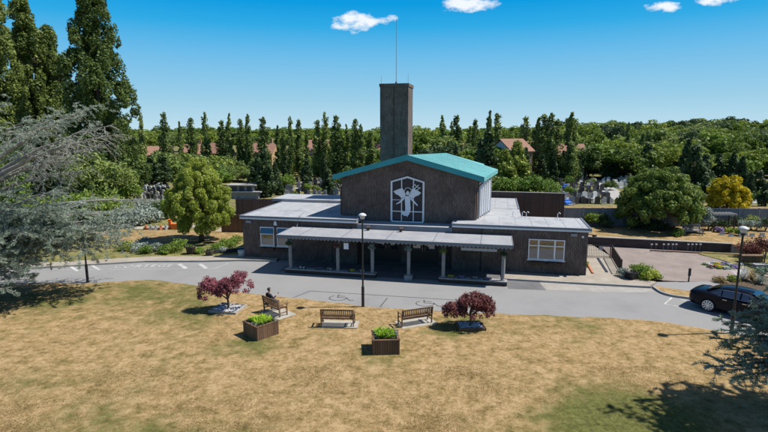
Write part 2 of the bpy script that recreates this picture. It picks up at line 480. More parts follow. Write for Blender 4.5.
def sheet(name, poly, z, mat, label, cat='ground', kind='structure', th=None):
    m = MB()
    if th: m.prism(poly, z - th, z)
    else: m.add([(p[0], p[1], z) for p in poly], [tuple(range(len(poly)))])
    o = m.build(name, mat)
    return tag(o, label, cat, None, kind)


def smooth_line(pts, n=6):
    """Catmull-Rom through 2D points"""
    out = []
    P = [pts[0]] + list(pts) + [pts[-1]]
    for i in range(1, len(P) - 2):
        for k in range(n):
            t = k / n
            o = []
            for a in range(len(P[0])):
                p0, p1, p2, p3 = P[i - 1][a], P[i][a], P[i + 1][a], P[i + 2][a]
                o.append(.5 * (2 * p1 + (p2 - p0) * t + (2 * p0 - 5 * p1 + 4 * p2 - p3) * t * t + (3 * p1 - p0 - 3 * p2 + p3) * t ** 3))
            out.append(tuple(o))
    out.append(tuple(pts[-1]))
    return out


# ---- foliage
def quads_object(name, V, mat, parent=None):
    """V: (N,4,3) array of quads -> one mesh"""
    n = len(V)
    me = bpy.data.meshes.new(name)
    me.vertices.add(n * 4); me.vertices.foreach_set('co', np.ascontiguousarray(V, dtype=np.float32).ravel())
    me.loops.add(n * 4); me.loops.foreach_set('vertex_index', np.arange(n * 4, dtype=np.int32))
    me.polygons.add(n); me.polygons.foreach_set('loop_start', np.arange(0, n * 4, 4, dtype=np.int32))
    try: me.polygons.foreach_set('loop_total', np.full(n, 4, dtype=np.int32))
    except Exception: pass
    me.update(calc_edges=True); me.validate()
    me.materials.append(MATS[mat])
    o = bpy.data.objects.new(name, me); COL.objects.link(o)
    if parent: o.parent = parent
    return o


def norm(a): return a / np.maximum(np.linalg.norm(a, axis=1, keepdims=True), 1e-6)


def leaf_quads(rng, P, Nn, size, aspect=.6):
    n = len(P); Nn = norm(Nn)
    t1 = norm(np.cross(Nn, rng.normal(size=(n, 3)))); t2 = np.cross(Nn, t1)
    s = (np.asarray(size) * np.ones(n))[:, None]
    return np.stack([P - t1 * s, P + t2 * s * aspect, P + t1 * s, P - t2 * s * aspect], axis=1)


def clump_leaves(rng, C, rad, n_tot, leaf, zs=.85, shell=.55, jitter=.7, var=.35):
    C = np.asarray(C, float); rad = np.asarray(rad, float) * np.ones(len(C))
    w = rad ** 2; idx = rng.choice(len(C), n_tot, p=w / w.sum())
    d = norm(rng.normal(size=(n_tot, 3)))
    r = rad[idx] * (shell + (1 - shell) * rng.random(n_tot) ** .6) * (1 + rng.normal(size=n_tot) * .07)
    P = C[idx] + d * r[:, None] * np.array([1, 1, zs])
    Nn = d + rng.normal(size=(n_tot, 3)) * jitter
    return leaf_quads(rng, P, Nn, leaf * (1 + rng.normal(size=n_tot) * var).clip(.4, 2))


def trunk_mesh(h, r, rng, limbs=0, spread=1.5, z_l=.35):
    m = MB(); pts = []; rd = []
    x = y = 0
    for i in range(6):
        t = i / 5; pts.append((x, y, h * t)); rd.append(r * (1.25 - .25 * min(1, t * 5)) * (1 - .75 * t) + .01)
        x += rng.normal() * r * .35; y += rng.normal() * r * .35
    m.tube(pts, rd, 8)
    for k in range(limbs):
        a = rng.random() * 6.28; z0 = h * (z_l + .5 * rng.random()); L = spread * (.6 + .6 * rng.random())
        p0 = Vector((0, 0, z0)); p1 = p0 + Vector((math.cos(a) * L * .5, math.sin(a) * L * .5, L * .35)); p2 = p0 + Vector((math.cos(a) * L, math.sin(a) * L, L * .8))
        m.tube([p0, p1, p2], [r * .4, r * .28, r * .1], 6)
    return m


def poplar_quads(rng, h, w, nleaf, leaf, K=70, taper=1.0, low=.05):
    C = []; rad = []
    for i in range(K):
        t = low + (0.97 - low) * (i + rng.random()) / K
        prof = min(1, .45 + t / .2) * (1 - max(0, (t - .35) / .65) ** 2.0 * .82 * taper)
        rr = w / 2 * prof
        a = rng.random() * 6.28; q = rng.random() ** .5 * .72
        C.append((math.cos(a) * rr * q, math.sin(a) * rr * q, t * h)); rad.append(max(.13 * w, rr * (.34 + .25 * rng.random())))
    return clump_leaves(rng, C, rad, nleaf, leaf, zs=1.7, shell=.35)


def giant_quads(rng, h, w, nleaf, leaf, K, taper, low):
    """tall poplar: hundreds of upward-swept leafy clumps round a column with dark gaps between"""
    C = []; rad = []; ph = rng.random(4) * 6.28
    for i in range(K):
        t = low + (.985 - low) * rng.random()
        prof = min(1, .5 + t / .25) * (1 - max(0, (t - .30) / .70) ** 1.8 * .84 * taper)
        a = rng.random() * 6.283
        lump = 1 + .16 * math.sin(t * 17 + ph[0] + a) + .12 * math.sin(t * 37 + ph[1] + 2 * a)
        q = (.55 + .45 * rng.random() ** .6) if i % 4 else .4 * rng.random()
        rr = w / 2 * prof * lump
        C.append((math.cos(a) * rr * q, math.sin(a) * rr * q, t * h)); rad.append(rng.uniform(.45, .9) * (.55 + .45 * prof))
    return clump_leaves(rng, C, rad, nleaf, leaf, zs=1.55, shell=.62, jitter=.6)


def round_quads(rng, w, h, z0, nleaf, leaf, K=40, flat=.0, cr=.26, irr=.18):
    C = []; rad = []
    for i in range(K):
        d = rng.normal(size=3); d /= np.linalg.norm(d)
        if d[2] < -.35: d[2] = -d[2] * .5
        q = (.45 + .4 * rng.random()) * (1 + irr * rng.normal())
        C.append((d[0] * w / 2 * q, d[1] * w / 2 * q, z0 + h * (.42 + d[2] * .5 * q))); rad.append(w * cr * (.55 + .6 * rng.random()))
    return clump_leaves(rng, C, rad, nleaf, leaf, zs=.8, shell=.5)


def dome_quads(rng, w, h, nleaf, leaf, K=120, cr=.12, z0=0.0):
    C = []; rad = []
    for i in range(K):
        d = rng.normal(size=3); d /= np.linalg.norm(d); d[2] = abs(d[2]) * 1.0 - (.25 if rng.random() < .25 else 0)
        q = (.86 + .05 * rng.normal()) if i % 3 else .5 + .3 * rng.random()
        C.append((d[0] * w / 2 * q, d[1] * w / 2 * q, z0 + h * .30 + d[2] * h * .66 * q)); rad.append(w * cr * rng.uniform(.6, 1.15))
    return clump_leaves(rng, C, rad, nleaf, leaf, zs=.85, shell=.6, jitter=.6)


def cone_quads(rng, w, h, nleaf, leaf, K=60, power=.8, z0=.0):
    C = []; rad = []
    for i in range(K):
        t = rng.random() ** .85
        rr = w / 2 * (1 - t) ** power * min(1, .6 + t * 3)
        a = rng.random() * 6.28; q = .4 + .5 * rng.random()
        C.append((math.cos(a) * rr * q, math.sin(a) * rr * q, z0 + t * h * .96)); rad.append(max(.09 * w, rr * .45))
    return clump_leaves(rng, C, rad, nleaf, leaf, zs=1.3, shell=.4)


def tree(name, loc, label, cat, quads, leaf, trunk=None, bark='bark', group=None, rz=0):
    t = thing(name, loc, label, cat, group, rz)
    quads_object('crown', quads, leaf, t)
    if trunk: trunk.build('trunk', bark, t, smooth=True)
    return t


RNG = np.random.default_rng(7)
random.seed(7)

# ------------------------------------------------------------------ ground, roads, markings
EDGE = smooth_line([(-90, 16), (-60, 25), (-40, 30.2), (-26, 32.2), (-19.5, 32.75), (-15.8, 33.3), (-12.9, 32.5), (-10.4, 31.4), (-5.0, 29.45), (.9, 27.75), (6.4, 26.95),
                    (11.7, 26.4), (14.6, 25.7), (17.2, 24.2), (18.6, 22.5), (20.2, 19.6), (23.5, 13), (27, 5), (30, -12)], 5)
GREEN_SPOTS = [(7.2, 15.6, 2.6, .75), (9.5, 16.5, 2.2, .5), (-6.1, 22.6, 1.5, .6), (.0, 21.3, 1.4, .5), (-9.3, 26.8, 1.8, .5), (3.2, 24.4, 1.5, .55), (-3.0, 24.6, 1.3, .35), (-11, 28.5, 3.0, .35),
               (-14, 31.5, 3.0, .35), (-19, 29, 3.5, .4), (-10.5, 15.5, 2.0, .4), (-6.5, 14.6, 2.4, .35), (10, 25, 2.2, .3), (4.5, 26.2, 2.0, .25), (-14, 19, 1.6, .3),
               (-7.5, 28.3, 2.2, -.7), (-2.0, 27.1, 3.0, -.6), (3.5, 20, 3.5, -.25), (10, 22, 3.0, -.2), (15, 23.8, 3.0, -.35), (-5, 19.5, 3, -.2)]


def green_at(x, y):
    g = np.zeros_like(x)
    for (cx, cy, s, a) in GREEN_SPOTS: g = g + a * np.exp(-((x - cx) ** 2 + (y - cy) ** 2) / (s * s))
    return g


def edge_y(x):
    e = np.array(EDGE)
    return np.interp(x, e[:, 0], e[:, 1])


def build_ground():
    g = MB(); S = 3000
    g.add([(-S, -200, -.35), (S, -200, -.35), (S, S, -.35), (-S, S, -.35)], [(0, 1, 2, 3)])
    tag(g.build('ground', 'mixed_ground'), 'rough ground of dry and green grass under the whole cemetery', 'ground', None, 'structure')
    # near plain with the wide dry lawn, edge follows the road
    xs = np.concatenate([np.linspace(-88, -30, 50), np.linspace(-29.7, 24, 240), np.linspace(24.3, 29.9, 20)])
    rows = 90
    V = []; 
    ey = edge_y(xs) + .05 * np.sin(xs * 2.3) + .04 * np.sin(xs * 5.1 + 1)
    tt = np.linspace(0, 1, rows) ** .8
    for i, x in enumerate(xs):
        y0 = min(-14, ey[i] - 6)
        y = y0 + (ey[i] - y0) * tt
        V.append(np.stack([np.full(rows, x), y, np.full(rows, .0)], 1))
    V = np.array(V)
    X, Y = V[..., 0], V[..., 1]
    V[..., 2] = .05 + .02 * np.sin(X * .9 + Y * .4) * np.sin(Y * .7) - np.where(tt[None, :] > .995, .05, 0)
    nx = len(xs); me = bpy.data.meshes.new('front_lawn')
    fs = [(i * rows + j, (i + 1) * rows + j, (i + 1) * rows + j + 1, i * rows + j + 1) for i in range(nx - 1) for j in range(rows - 1)]
    me.from_pydata(V.reshape(-1, 3).tolist(), [], fs); me.update()
    a = me.attributes.new('green', 'FLOAT', 'POINT'); a.data.foreach_set('value', green_at(X, Y).ravel().astype(np.float32))
    me.materials.append(MATS['dry_lawn']); o = bpy.data.objects.new('front_lawn', me); COL.objects.link(o)
    for p in me.polygons: p.use_smooth = True
    tag(o, 'wide sun-parched lawn in front of the road, straw coloured with green patches', 'lawn', None, 'structure')
    # asphalt drive
    far = [(34, -12), (33, 6), (29, 15), (24.5, 23.2), (21.2, 27.2), (18.3, 29.3), (17.5, 30.0), (17.3, 31.9), (9.2, 34.2), (8.4, 37.5), (-8, 40), (-8.2, 38.3), (-11, 38.5), (-14, 38.2), (-18.3, 38.15), (-25.8, 36.2), (-40, 33.5), (-60, 28.5), (-90, 19)]
    near = [(x, y - .6) for x, y in EDGE]
    sheet('road', near + far, .0, 'asphalt', 'grey asphalt drive curving past the chapel', 'road')
    # sheets behind the road
    sheet('left_garden_ground', [(-90, 20), (-60, 29), (-40, 34), (-25.8, 36.9), (-18.3, 38.9), (-11.5, 39), (-8, 60), (-30, 62), (-60, 58), (-100, 45)], -.02, 'green_lawn', 'grass and beds to the left of the chapel', 'ground')
    sheet('dry_garden_patch', smooth_line([(-29, 50), (-26, 46.8), (-22.5, 44.6), (-18.5, 45.2), (-14.5, 45.6), (-13.6, 49.0), (-17, 50.3), (-22, 50.8), (-28, 50.9)], 4), .01, 'dry_lawn', 'strip of bleached dry grass behind the clipped golden tree', 'lawn')
    sheet('garden_path', smooth_line([(-40, 52), (-30, 51.4), (-25.5, 51.3), (-22, 51.6), (-19.5, 52.6), (-19.7, 53.8), (-23, 53.0), (-26, 52.8), (-40, 54)], 4), .014, 'slab', 'pale grey path behind the dry grass left of the chapel', 'path')
    # pavements with a real kerb
    sheet('pavement_left', [(-40, 33.6), (-25.8, 36.3), (-18.3, 38.25), (-14, 38.3), (-11, 38.6), (-8.25, 38.35), (-8.3, 39.2), (-11.3, 40.2), (-14, 39.6), (-18.4, 39.5), (-26, 37.5), (-40, 34.8)], .11, 'pavement', 'beige pavement along the far side of the road, left of the chapel', 'pavement', 'structure', .13)
    sheet('pavement_right', [(8.0, 33.55), (12.9, 32.55), (17.1, 31.75), (18.0, 32.6), (16.55, 34.2), (18.0, 39.2), (18.2, 44.5), (14.2, 44.5), (13.4, 33.9), (8.3, 35.4)], .11, 'pavement', 'beige pavement in front of and beside the right wing', 'pavement', 'structure', .13)
    m = MB()
    for a, b in (((-40, 33.42), (-25.8, 36.15)), ((-25.8, 36.15), (-18.3, 38.12)), ((-18.3, 38.12), (-14, 38.17)), ((-14, 38.17), (-11, 38.47)), ((-11, 38.47), (-8.25, 38.22)),
                 ((8.0, 33.42), (12.9, 32.42)), ((12.9, 32.42), (17.1, 31.62))):
        m.bar((a[0], a[1], .05), (b[0], b[1], .05), .13, .15)
    tag(m.build('kerb', 'kerb_stone'), 'low grey kerb stones edging the far side of the road', 'kerb', None, 'structure')
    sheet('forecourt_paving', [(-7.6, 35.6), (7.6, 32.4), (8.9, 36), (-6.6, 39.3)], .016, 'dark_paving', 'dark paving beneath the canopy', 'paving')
    sheet('block_paved_strip', [(10.35, 32.85), (13.0, 32.3), (17.1, 31.45), (16.9, 30.7), (13.5, 30.75), (10.3, 31.2)], .004, 'block_paving', 'pale block paving strip between road and right pavement', 'paving')
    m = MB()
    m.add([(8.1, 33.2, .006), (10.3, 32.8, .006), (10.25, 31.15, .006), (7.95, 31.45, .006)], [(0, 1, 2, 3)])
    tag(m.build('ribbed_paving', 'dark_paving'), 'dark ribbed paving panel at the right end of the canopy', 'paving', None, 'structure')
    # the memorial court
    sheet('court', smooth_line([(16.7, 34.4), (18.3, 33.4), (20.6, 33.0), (24, 33.2), (27, 34.6), (28.0, 37.5), (28.0, 40.6), (24, 42.2)], 4) + [(18.95, 43.75), (18.1, 39.5)], .008, 'gravel', 'pinkish brown gravel court on the right', 'court')
    sheet('court_entrance', [(17.2, 31.7), (18.2, 32.9), (20.6, 32.95), (24.3, 33.1), (23.6, 30.4), (20.5, 29.9), (18.2, 31.0)], .012, 'asphalt', 'grey asphalt apron leading into the gravel court', 'paving')
    sheet('verge_island', smooth_line([(17.35, 31.6), (17.4, 30.3), (18.4, 29.55), (20.9, 28.6), (21.5, 29.0), (19.8, 30.2), (18.2, 31.2), (17.5, 31.8)], 4), .10, 'dry_lawn', 'kerbed wedge of dry grass beside the parked saloon', 'verge', 'structure', .12)
    k = smooth_line([(17.28, 31.72), (17.28, 30.25), (18.35, 29.42), (20.9, 28.45), (22.6, 26.6)], 6); m = MB()
    for i in range(len(k) - 1): m.bar((*k[i], .05), (*k[i + 1], .05), .12, .15)
    tag(m.build('kerb', 'kerb_stone'), 'curved kerb around the wedge of dry grass', 'kerb', None, 'structure')
    sheet('right_lawn', smooth_line([(25.6, 40.6), (26.3, 38.2), (25.9, 36.4), (27, 34.5), (31, 32), (45, 30), (60, 34), (60, 46), (40, 46), (29, 44)], 3), .05, 'green_lawn', 'green lawn right of the court by the dark red shrubs', 'lawn')
    sheet('planting_bed_ground', smooth_line([(22.2, 33.1), (25, 33.6), (27.2, 34.2), (30, 32.6), (31, 27), (24.5, 26), (21.5, 29.5)], 3), .03, 'soil', 'bare planting bed behind the parked saloon', 'bed')
    # terrace behind the low brick wall
    tv = [(18.2, 44.1), (28.7, 41.35), (30.5, 43.6), (60, 43.8), (60, 62), (14, 62), (14, 45.2)]
    low = [(18.0, 43.95), (28.9, 41.2), (31.5, 41.2), (62, 40.4), (64, 64), (12, 64), (12, 45)]
    m = MB(); n = len(tv)
    m.add([(x, y, .72) for x, y in tv] + [(x, y, -.05) for x, y in low], [tuple(range(n))] + [(i, i + n, (i + 1) % n + n, (i + 1) % n) for i in range(n)])
    tag(m.build('terrace', 'dry_lawn'), 'raised bank of dry grass behind the low brick wall', 'terrace', None, 'structure')
    # cemetery drive and chippings
    sheet('cemetery_path', [tuple(at(594, 179.5).xy), tuple(at(600, 179.5).xy), tuple(at(626, 195).xy), tuple(at(620, 200).xy), tuple(at(610, 200).xy), tuple(at(598, 189).xy)], .03, 'kerb_stone', 'pale grey drive through the graves beyond the fence', 'path')
    sheet('chapel_yard', [(-17, 50), (-6, 46), (22, 46), (22, 62), (-16, 64)], .0, 'pavement', 'concrete yard behind the chapel', 'yard')
    sheet('grave_lawn_left', [(-90, 70), (-6, 62), (-4, 112), (-100, 115)], .0, 'mixed_ground', 'dry grass among the graves left of the tower', 'lawn')
    sheet('grave_lawn_right', [(16, 64), (80, 56), (120, 110), (16, 112)], .0, 'mixed_ground', 'dry grass among the graves on the right', 'lawn')
    # markings, 4 mm proud of the asphalt
    def strip(poly_px, mat, label, w=.1, z=.005):
        m = MB()
        for a, b in poly_px:
            a = Vector(a); b = Vector(b); d = (b - a).normalized(); s = Vector((-d.y, d.x)) * w / 2
            m.add([(*(a + s), z), (*(b + s), z), (*(b - s), z), (*(a - s), z)], [(3, 2, 1, 0)])
        return tag(m.build('road_marking', mat), label, 'marking', None, 'structure')
    strip([((-15.5, 37.6), (-14.5, 36.3))], 'white_marking', 'thick white bay line right of the word on the road', .3)
    strip([((-13.95, 37.6), (-13.0, 36.3))], 'white_marking', 'second thick white bay line right of the word on the road', .3)
    strip([((-11.85, 37.75), (-12.4, 36.2))], 'faded_marking', 'thin worn line near the left wing')
    strip([((-24.2, 35.95), (-12.4, 36.2))], 'faded_marking', 'long worn line below the word on the road', .07, .0045)
    strip([((-23.6, 37.2), (-22.0, 35.6))], 'white_marking', 'white bay line left of the word on the road', .22)
    strip([((-22.1, 37.4), (-20.6, 35.9))], 'white_marking', 'white bay line just left of the word on the road', .22, .0065)
    strip([((16.3, 28.5), (17.4, 29.7))], 'white_marking', 'white bay line on the road behind the saloon', .1)
    strip([((16.3, 28.5), (17.2, 28.0))], 'white_marking', 'short white return line behind the saloon', .1, .0065)
    strip([((17.75, 29.5), (18.6, 27.3))], 'white_marking', 'white bay line running under the saloon', .1)
    strip([((-6.2, 28.55), tuple(at(310, 291).xy))], 'dark_marking', 'dark blacked-out diagonal line by the lawn edge', .08)
    strip([(tuple(at(310, 291).xy), tuple(at(470, 301).xy))], 'dark_marking', 'long dark blacked-out line along the middle of the road', .08, .0065)
    strip([(tuple(at(387.5, 298).xy), tuple(at(380, 307).xy))], 'dark_marking', 'short dark cross line by the middle bench', .08)

    def wheelchair(px, py, label):
        c = at(px, py); m = MB()
        arc = [(.55 * math.cos(t), .55 * math.sin(t)) for t in np.linspace(2.2, 6.6, 14)]
        def ln(a, b):
            m.bar((a[0], a[1], 0), (b[0], b[1], 0), .075, .002)
        for a, b in zip(arc, arc[1:]): ln(a, b)
        ln((-.1, .75), (-.05, .1)); ln((-.05, .1), (.55, .1)); ln((.55, .1), (.85, -.45)); ln((.85, -.45), (1.1, -.35)); ln((-.1, .45), (.4, .42))
        o = m.build('road_symbol', 'dark_marking'); o.location = (c.x, c.y, .008); o.scale = (.95, .85, 1); o.rotation_euler = (0, 0, R(-8))
        tag(o, label, 'marking', None, 'structure')
    wheelchair(338, 298, 'dark wheelchair symbol on the road left of the lamp post')
    wheelchair(425, 303.5, 'dark wheelchair symbol on the road above the right bench')
    # the word on the road
    cu = bpy.data.curves.new('word', 'FONT'); cu.body = 'CORTEGE'; cu.size = 1.0; cu.space_character = 1.15
    to = bpy.data.objects.new('word', cu); COL.objects.link(to)
    dg = bpy.context.evaluated_depsgraph_get(); me = bpy.data.meshes.new_from_object(to.evaluated_get(dg))
    bpy.data.objects.remove(to)
    w = bpy.data.objects.new('road_word', me); COL.objects.link(w); me.materials.clear(); me.materials.append(MATS['white_marking'])
    w.location = (-19.95, 36.42, .006); w.scale = (.86, 1.15, 1); w.rotation_euler = (0, 0, R(5))
    tag(w, 'word CORTEGE painted in white on the road', 'marking', None, 'structure')


build_ground()


def scatter_grass():
    rng = np.random.default_rng(3)
    for name, mat, n, sel in (('dry_grass', 'grass_blade', 110000, False), ('green_grass', 'grass_green', 9000, True),):
        # denser towards the camera where blades can be told apart
        y = 11 + 22 * rng.random(n * 2) ** 1.5; x = (rng.random(n * 2) - .5) * 2 * (y * .80 + 1)
        ok = (y < edge_y(x) + .03) & (x < 27)
        if sel:
            g = green_at(x, y) + .16 * np.sin(x * 1.7 + y) * np.sin(y * 2.3 - x * .6)
            ok &= (g + .22 * rng.normal(size=len(g))) > .3
        else:                                   # cropped straw that can be told apart close to the camera
            y = 11.5 + 9 * rng.random(len(x)) ** 1.4; x = (rng.random(len(x)) - .5) * 1.66 * y; ok = (np.sin(x * 2.1 + y) + np.sin(y * 3.7 - x) + 1.2 * rng.normal(size=len(x)) > -.3) & (green_at(x, y) < .35)
        x, y = x[ok][:n], y[ok][:n]; k = len(x)
        a = rng.random(k) * 6.283; h = (.02 + .03 * rng.random(k)) * (1.25 if sel else 1.0); w = .006 + .008 * rng.random(k)
        lean = rng.normal(size=(k, 2)) * .035
        P = np.stack([x, y, np.full(k, .035)], 1); s = np.stack([np.cos(a) * w, np.sin(a) * w, np.zeros(k)], 1)
        T = P + np.stack([lean[:, 0], lean[:, 1], h], 1)
        V = np.stack([P - s, P + s, T + s * .3, T - s * .3], 1)
        o = quads_object(name, V, mat)
        tag(o, 'short straw coloured grass blades on the parched lawn' if not sel else 'short green grass blades in the greener patches of the lawn', 'grass', None, 'stuff')


scatter_grass()

# ------------------------------------------------------------------ the chapel
CH_LOC = (13.9, 34.1, 0); CH_ROT = R(-12.3)


def ch2w(a, b, z=0.0):
    c, s = math.cos(CH_ROT), math.sin(CH_ROT)
    return Vector((CH_LOC[0] + a * c - b * s, CH_LOC[1] + a * s + b * c, z))


def build_chapel():
    ch = thing('chapel', CH_LOC, 'brown brick chapel with turquoise copper gable roof, tall square tower and columned canopy', 'chapel', None, CH_ROT)
    # --- flat-roofed wings
    w = MB(); w.span((-25.6, 0, 0), (-16.3, 12, 3.14)); w.build('wing_wall', 'brown_brick', ch)
    w = MB(); w.span((-9.2, 0, 0), (0, 4.3, 3.14)); w.build('wing_wall', 'brown_brick', ch)
    w = MB(); w.span((-16.28, 1.2, 0), (-9.22, 15.2, 2.95)); w.span((-9.21, 4.32, 0), (-4.4, 15.2, 3.13)); w.build('core_wall', 'brown_brick', ch)
    def flat(x0, y0, x1, y1, z0, z1, skip=()):
        r = MB(); r.span((x0, y0, z0), (x1, y1, z1)); o = r.build('flat_roof', 'roof_felt', ch)
        t = MB(); e = .09; h = .055
        if 'f' not in skip: t.span((x0 - .02, y0 - .02, z1 - .10), (x1 + .02, y0 + e, z1 + h))
        if 'b' not in skip: t.span((x0 - .02, y1 - e, z1 - .10), (x1 + .02, y1 + .02, z1 + h))
        if 'l' not in skip: t.span((x0 - .024, y0 + e, z1 - .10), (x0 + e, y1 - e, z1 + h - .004))
        if 'r' not in skip: t.span((x1 - e, y0 + e, z1 - .10), (x1 + .024, y1 - e, z1 + h - .004))
        t.build('roof_edge', 'trim_metal', o)
        # welted seams of the felt
        s = MB()
        for k in np.arange(x0 + 1.1, x1 - .3, 1.05 + .07): s.box((k, (y0 + y1) / 2, z1 + .004), (.05, (y1 - y0) - .3, .012))
        s.build('felt_seam', 'canopy_felt', o)
        return o
    flat(-25.75, -.16, -16.32, 12.0, 3.14, 3.36)
    flat(-9.24, -.16, .15, 4.42, 3.145, 3.36, 'b')
    flat(-16.3, 8.0, -4.25, 15.35, 3.13, 3.345, 'f')
    l = MB(); l.span((-9.2, 4.44, 3.15), (-4.25, 8.02, 3.35)); l.build('flat_roof', 'roof_felt', ch)
    # raised strip at the back of the left roof that juts out past the side wall
    b = MB(); b.span((-26.7, 8.3, 0), (-25.62, 11.7, 3.3)); b.build('wing_wall', 'brown_brick', ch)
    b = MB(); b.span((-26.85, 8.2, 3.38), (-18.2, 11.95, 3.62)); b.build('flat_roof', 'roof_felt', ch)
    for x0, x1 in ((-25.72, -16.36), (-9.2, .12)):
        f = MB(); f.span((x0, -.195, 3.16), (x1, -.165, 3.275)); f.build('fascia', 'fascia_paint', ch)
    f = MB(); f.span((.155, -.12, 3.16), (.18, 4.3, 3.275)); f.build('fascia', 'fascia_paint', ch)
    # entrance recess between the wings, lower roof; fascia's shade is put into its dark colour
    r = MB(); r.span((-16.28, -.02, 2.80), (-9.22, 1.78, 3.03)); r.build('porch_roof', 'roof_felt', ch)
    r = MB(); r.span((-16.27, -.05, 2.74), (-9.23, -.022, 3.08)); r.build('fascia', 'trim_metal', ch)
    for cx in (-14.2, -11.4):
        d = MB()
        for s in (-1, 1): d.box((cx + s * .53, 1.16, 1.05), (1.0, .07, 2.1))
        d.box((cx, 1.17, 1.05), (.1, .05, 2.08))
        o = d.build('door', 'dark_door', ch)
        for s in (-1, 1):
            g = MB(); g.box((cx + s * .53, 1.118, 1.45), (.55, .012, .85)); g.build('pane', 'window_glass', o)
            h = MB(); h.bar((cx + s * .1, 1.08, .95), (cx + s * .1, 1.08, 1.3), .025, .025); h.build('handle', 'chrome', o)
    # --- gabled hall above
    P1 = (-12.8, 1.4, 8.16); P4 = (-7.13, 1.4, 6.6); P3 = (-6.13, 9.49, 6.6); NT = (-7.37, 10.64, 6.98); P2 = (-10.79, 10.71, 7.925); P0 = (-18.55, 1.4, 6.57); Q = (-18.2, 10.6, 6.02 - .24)
    N2 = (-7.3, 9.75, 6.93)
    def plane(a, b, c):
        a, b, c = Vector(a), Vector(b), Vector(c); n = (b - a).cross(c - a)
        return lambda x, y: a.z - (n.x * (x - a.x) + n.y * (y - a.y)) / n.z
    zr, zl = plane(P1, P4, P3), plane(P1, P2, P0)
    Q = (-18.2, 10.6, zl(-18.2, 10.6)); NT = (NT[0], NT[1], zr(NT[0], NT[1])); N2 = (N2[0], N2[1], zr(N2[0], N2[1])); P2 = (P2[0], P2[1], zr(P2[0], P2[1]))
    TH = .33
    dn = lambda p, t=TH: (p[0], p[1], p[2] - t)
    m = MB(); R_ = [P1, P4, P3, N2, NT, P2]; n = 6
    m.add(R_ + [dn(p) for p in R_], [tuple(range(n)), tuple(range(n, 2 * n))[::-1]] + [(i, (i + 1) % n, n + (i + 1) % n, n + i) for i in range(n - 1)])
    L_ = [P1, P2, Q, P0]; n = 4
    m.add(L_ + [dn(p) for p in L_], [tuple(range(n)), tuple(range(n, 2 * n))[::-1]] + [(i, (i + 1) % n, n + (i + 1) % n, n + i) for i in (1, 2, 3)])
    roof = m.build('gable_roof', 'copper', ch)
    s = MB()                                     # standing seams down the slopes
    for k in range(1, 16):
        t = k / 16
        a = Vector(P1).lerp(Vector(P2), t); b = Vector(P4).lerp(Vector(P3), t)
        if k < 16: s.bar(a + Vector((.05, 0, .006)), b + Vector((-.02, 0, .006)), .03, .02)
        a2 = Vector(P1).lerp(Vector(P2), t); b2 = Vector(P0).lerp(Vector(Q), t)
        s.bar(a2 + Vector((-.05, 0, .006)), b2 + Vector((.02, 0, .006)), .03, .02)
    s.build('roof_seam', 'copper', roof)
    f = MB()
    f.add([(P0[0] - .03, 1.37, P0[2] + .03), (P1[0], 1.37, P1[2] + .03), (P4[0] + .03, 1.37, P4[2] + .03), (P4[0] + .03, 1.37, P4[2] - .36), (P1[0], 1.37, P1[2] - .40), (P0[0] - .03, 1.37, P0[2] - .36),
           (P0[0] - .03, 1.397, P0[2] + .03), (P1[0], 1.397, P1[2] + .03), (P4[0] + .03, 1.397, P4[2] + .03), (P4[0] + .03, 1.397, P4[2] - .36), (P1[0], 1.397, P1[2] - .40), (P0[0] - .03, 1.397, P0[2] - .36)],
          [(0, 1, 4, 5), (1, 2, 3, 4), (6, 11, 10, 7), (7, 10, 9, 8), (0, 6, 7, 1), (1, 7, 8, 2), (2, 8, 9, 3), (3, 9, 10, 4), (4, 10, 11, 5), (5, 11, 6, 0)])
    f.build('barge_board', 'copper_shaded', roof)
    F = [(-18.0, 1.8), (-12.8, 1.8), (-7.7, 1.8), (-6.72, 6.4), (-7.6, 10.2), (-11.0, 10.2), (-17.8, 10.2)]
    top = []
    for (x, y) in F: top.append((x, y, min(zl(x, y), zr(x, y)) - TH - .01))
    m = MB(); n = len(F)
    m.add([(x, y, 2.97) for x, y in F] + top, [tuple(range(n))[::-1]] + [(i, (i + 1) % n, n + (i + 1) % n, n + i) for i in range(n)] + [(n + 1, n + 2, n + 3), (n + 1, n + 3, n + 4, n + 5), (n, n + 1, n + 5, n + 6)])
    m.build('gable_wall', 'brown_brick', ch)
    # white side glazing on the lit flank
    A = Vector((-7.7, 1.8, 0)); B = Vector((-6.72, 6.4, 0)); d = (B - A).normalized(); o_ = Vector((d.y, -d.x, 0))
    g = MB()
    def along(t, off, z): p = A + d * t + o_ * off; return (p.x, p.y, z)
    g.bar(along(2.5, .03, 4.75), along(4.6, .03, 4.75), .06, 2.5)
    g.bar(along(.9, .03, 4.75), along(2.5, .03, 4.75), .06, 2.5)
    gl = g.build('side_panel', 'pale_render', ch)
    g = MB()
    for t in (.95, 1.6, 2.3, 3.0, 3.7, 4.5): g.bar(along(t, .09, 3.45), along(t, .09, 6.12), .2, .12)
    g.build('mullion', 'white_paint', gl)
    g = MB(); g.tube([(-7.2, 1.62, 6.2), (-7.45, 1.72, 5.95), (-7.62, 1.72, 5.6), (-7.62, 1.72, 3.4)], .05, 8); g.build('drain_pipe', 'rail_metal', ch)
    g = MB(); g.tube([(-18.3, 1.66, 6.2), (-18.2, 1.72, 5.95), (-18.04, 1.74, 5.7), (-18.04, 1.74, 3.45)], .05, 8); g.build('drain_pipe', 'rail_metal', ch)
    # --- big gable window with the white winged figure
    x0, x1, xm, zb, zs, za = -14.08, -11.5, -12.79, 2.98, 6.16, 6.56
    outer = [(x0, zb + .15), (x0 + .15, zb), (x1 - .15, zb), (x1, zb + .15), (x1, zs), (xm, za), (x0, zs)]
    t = .13
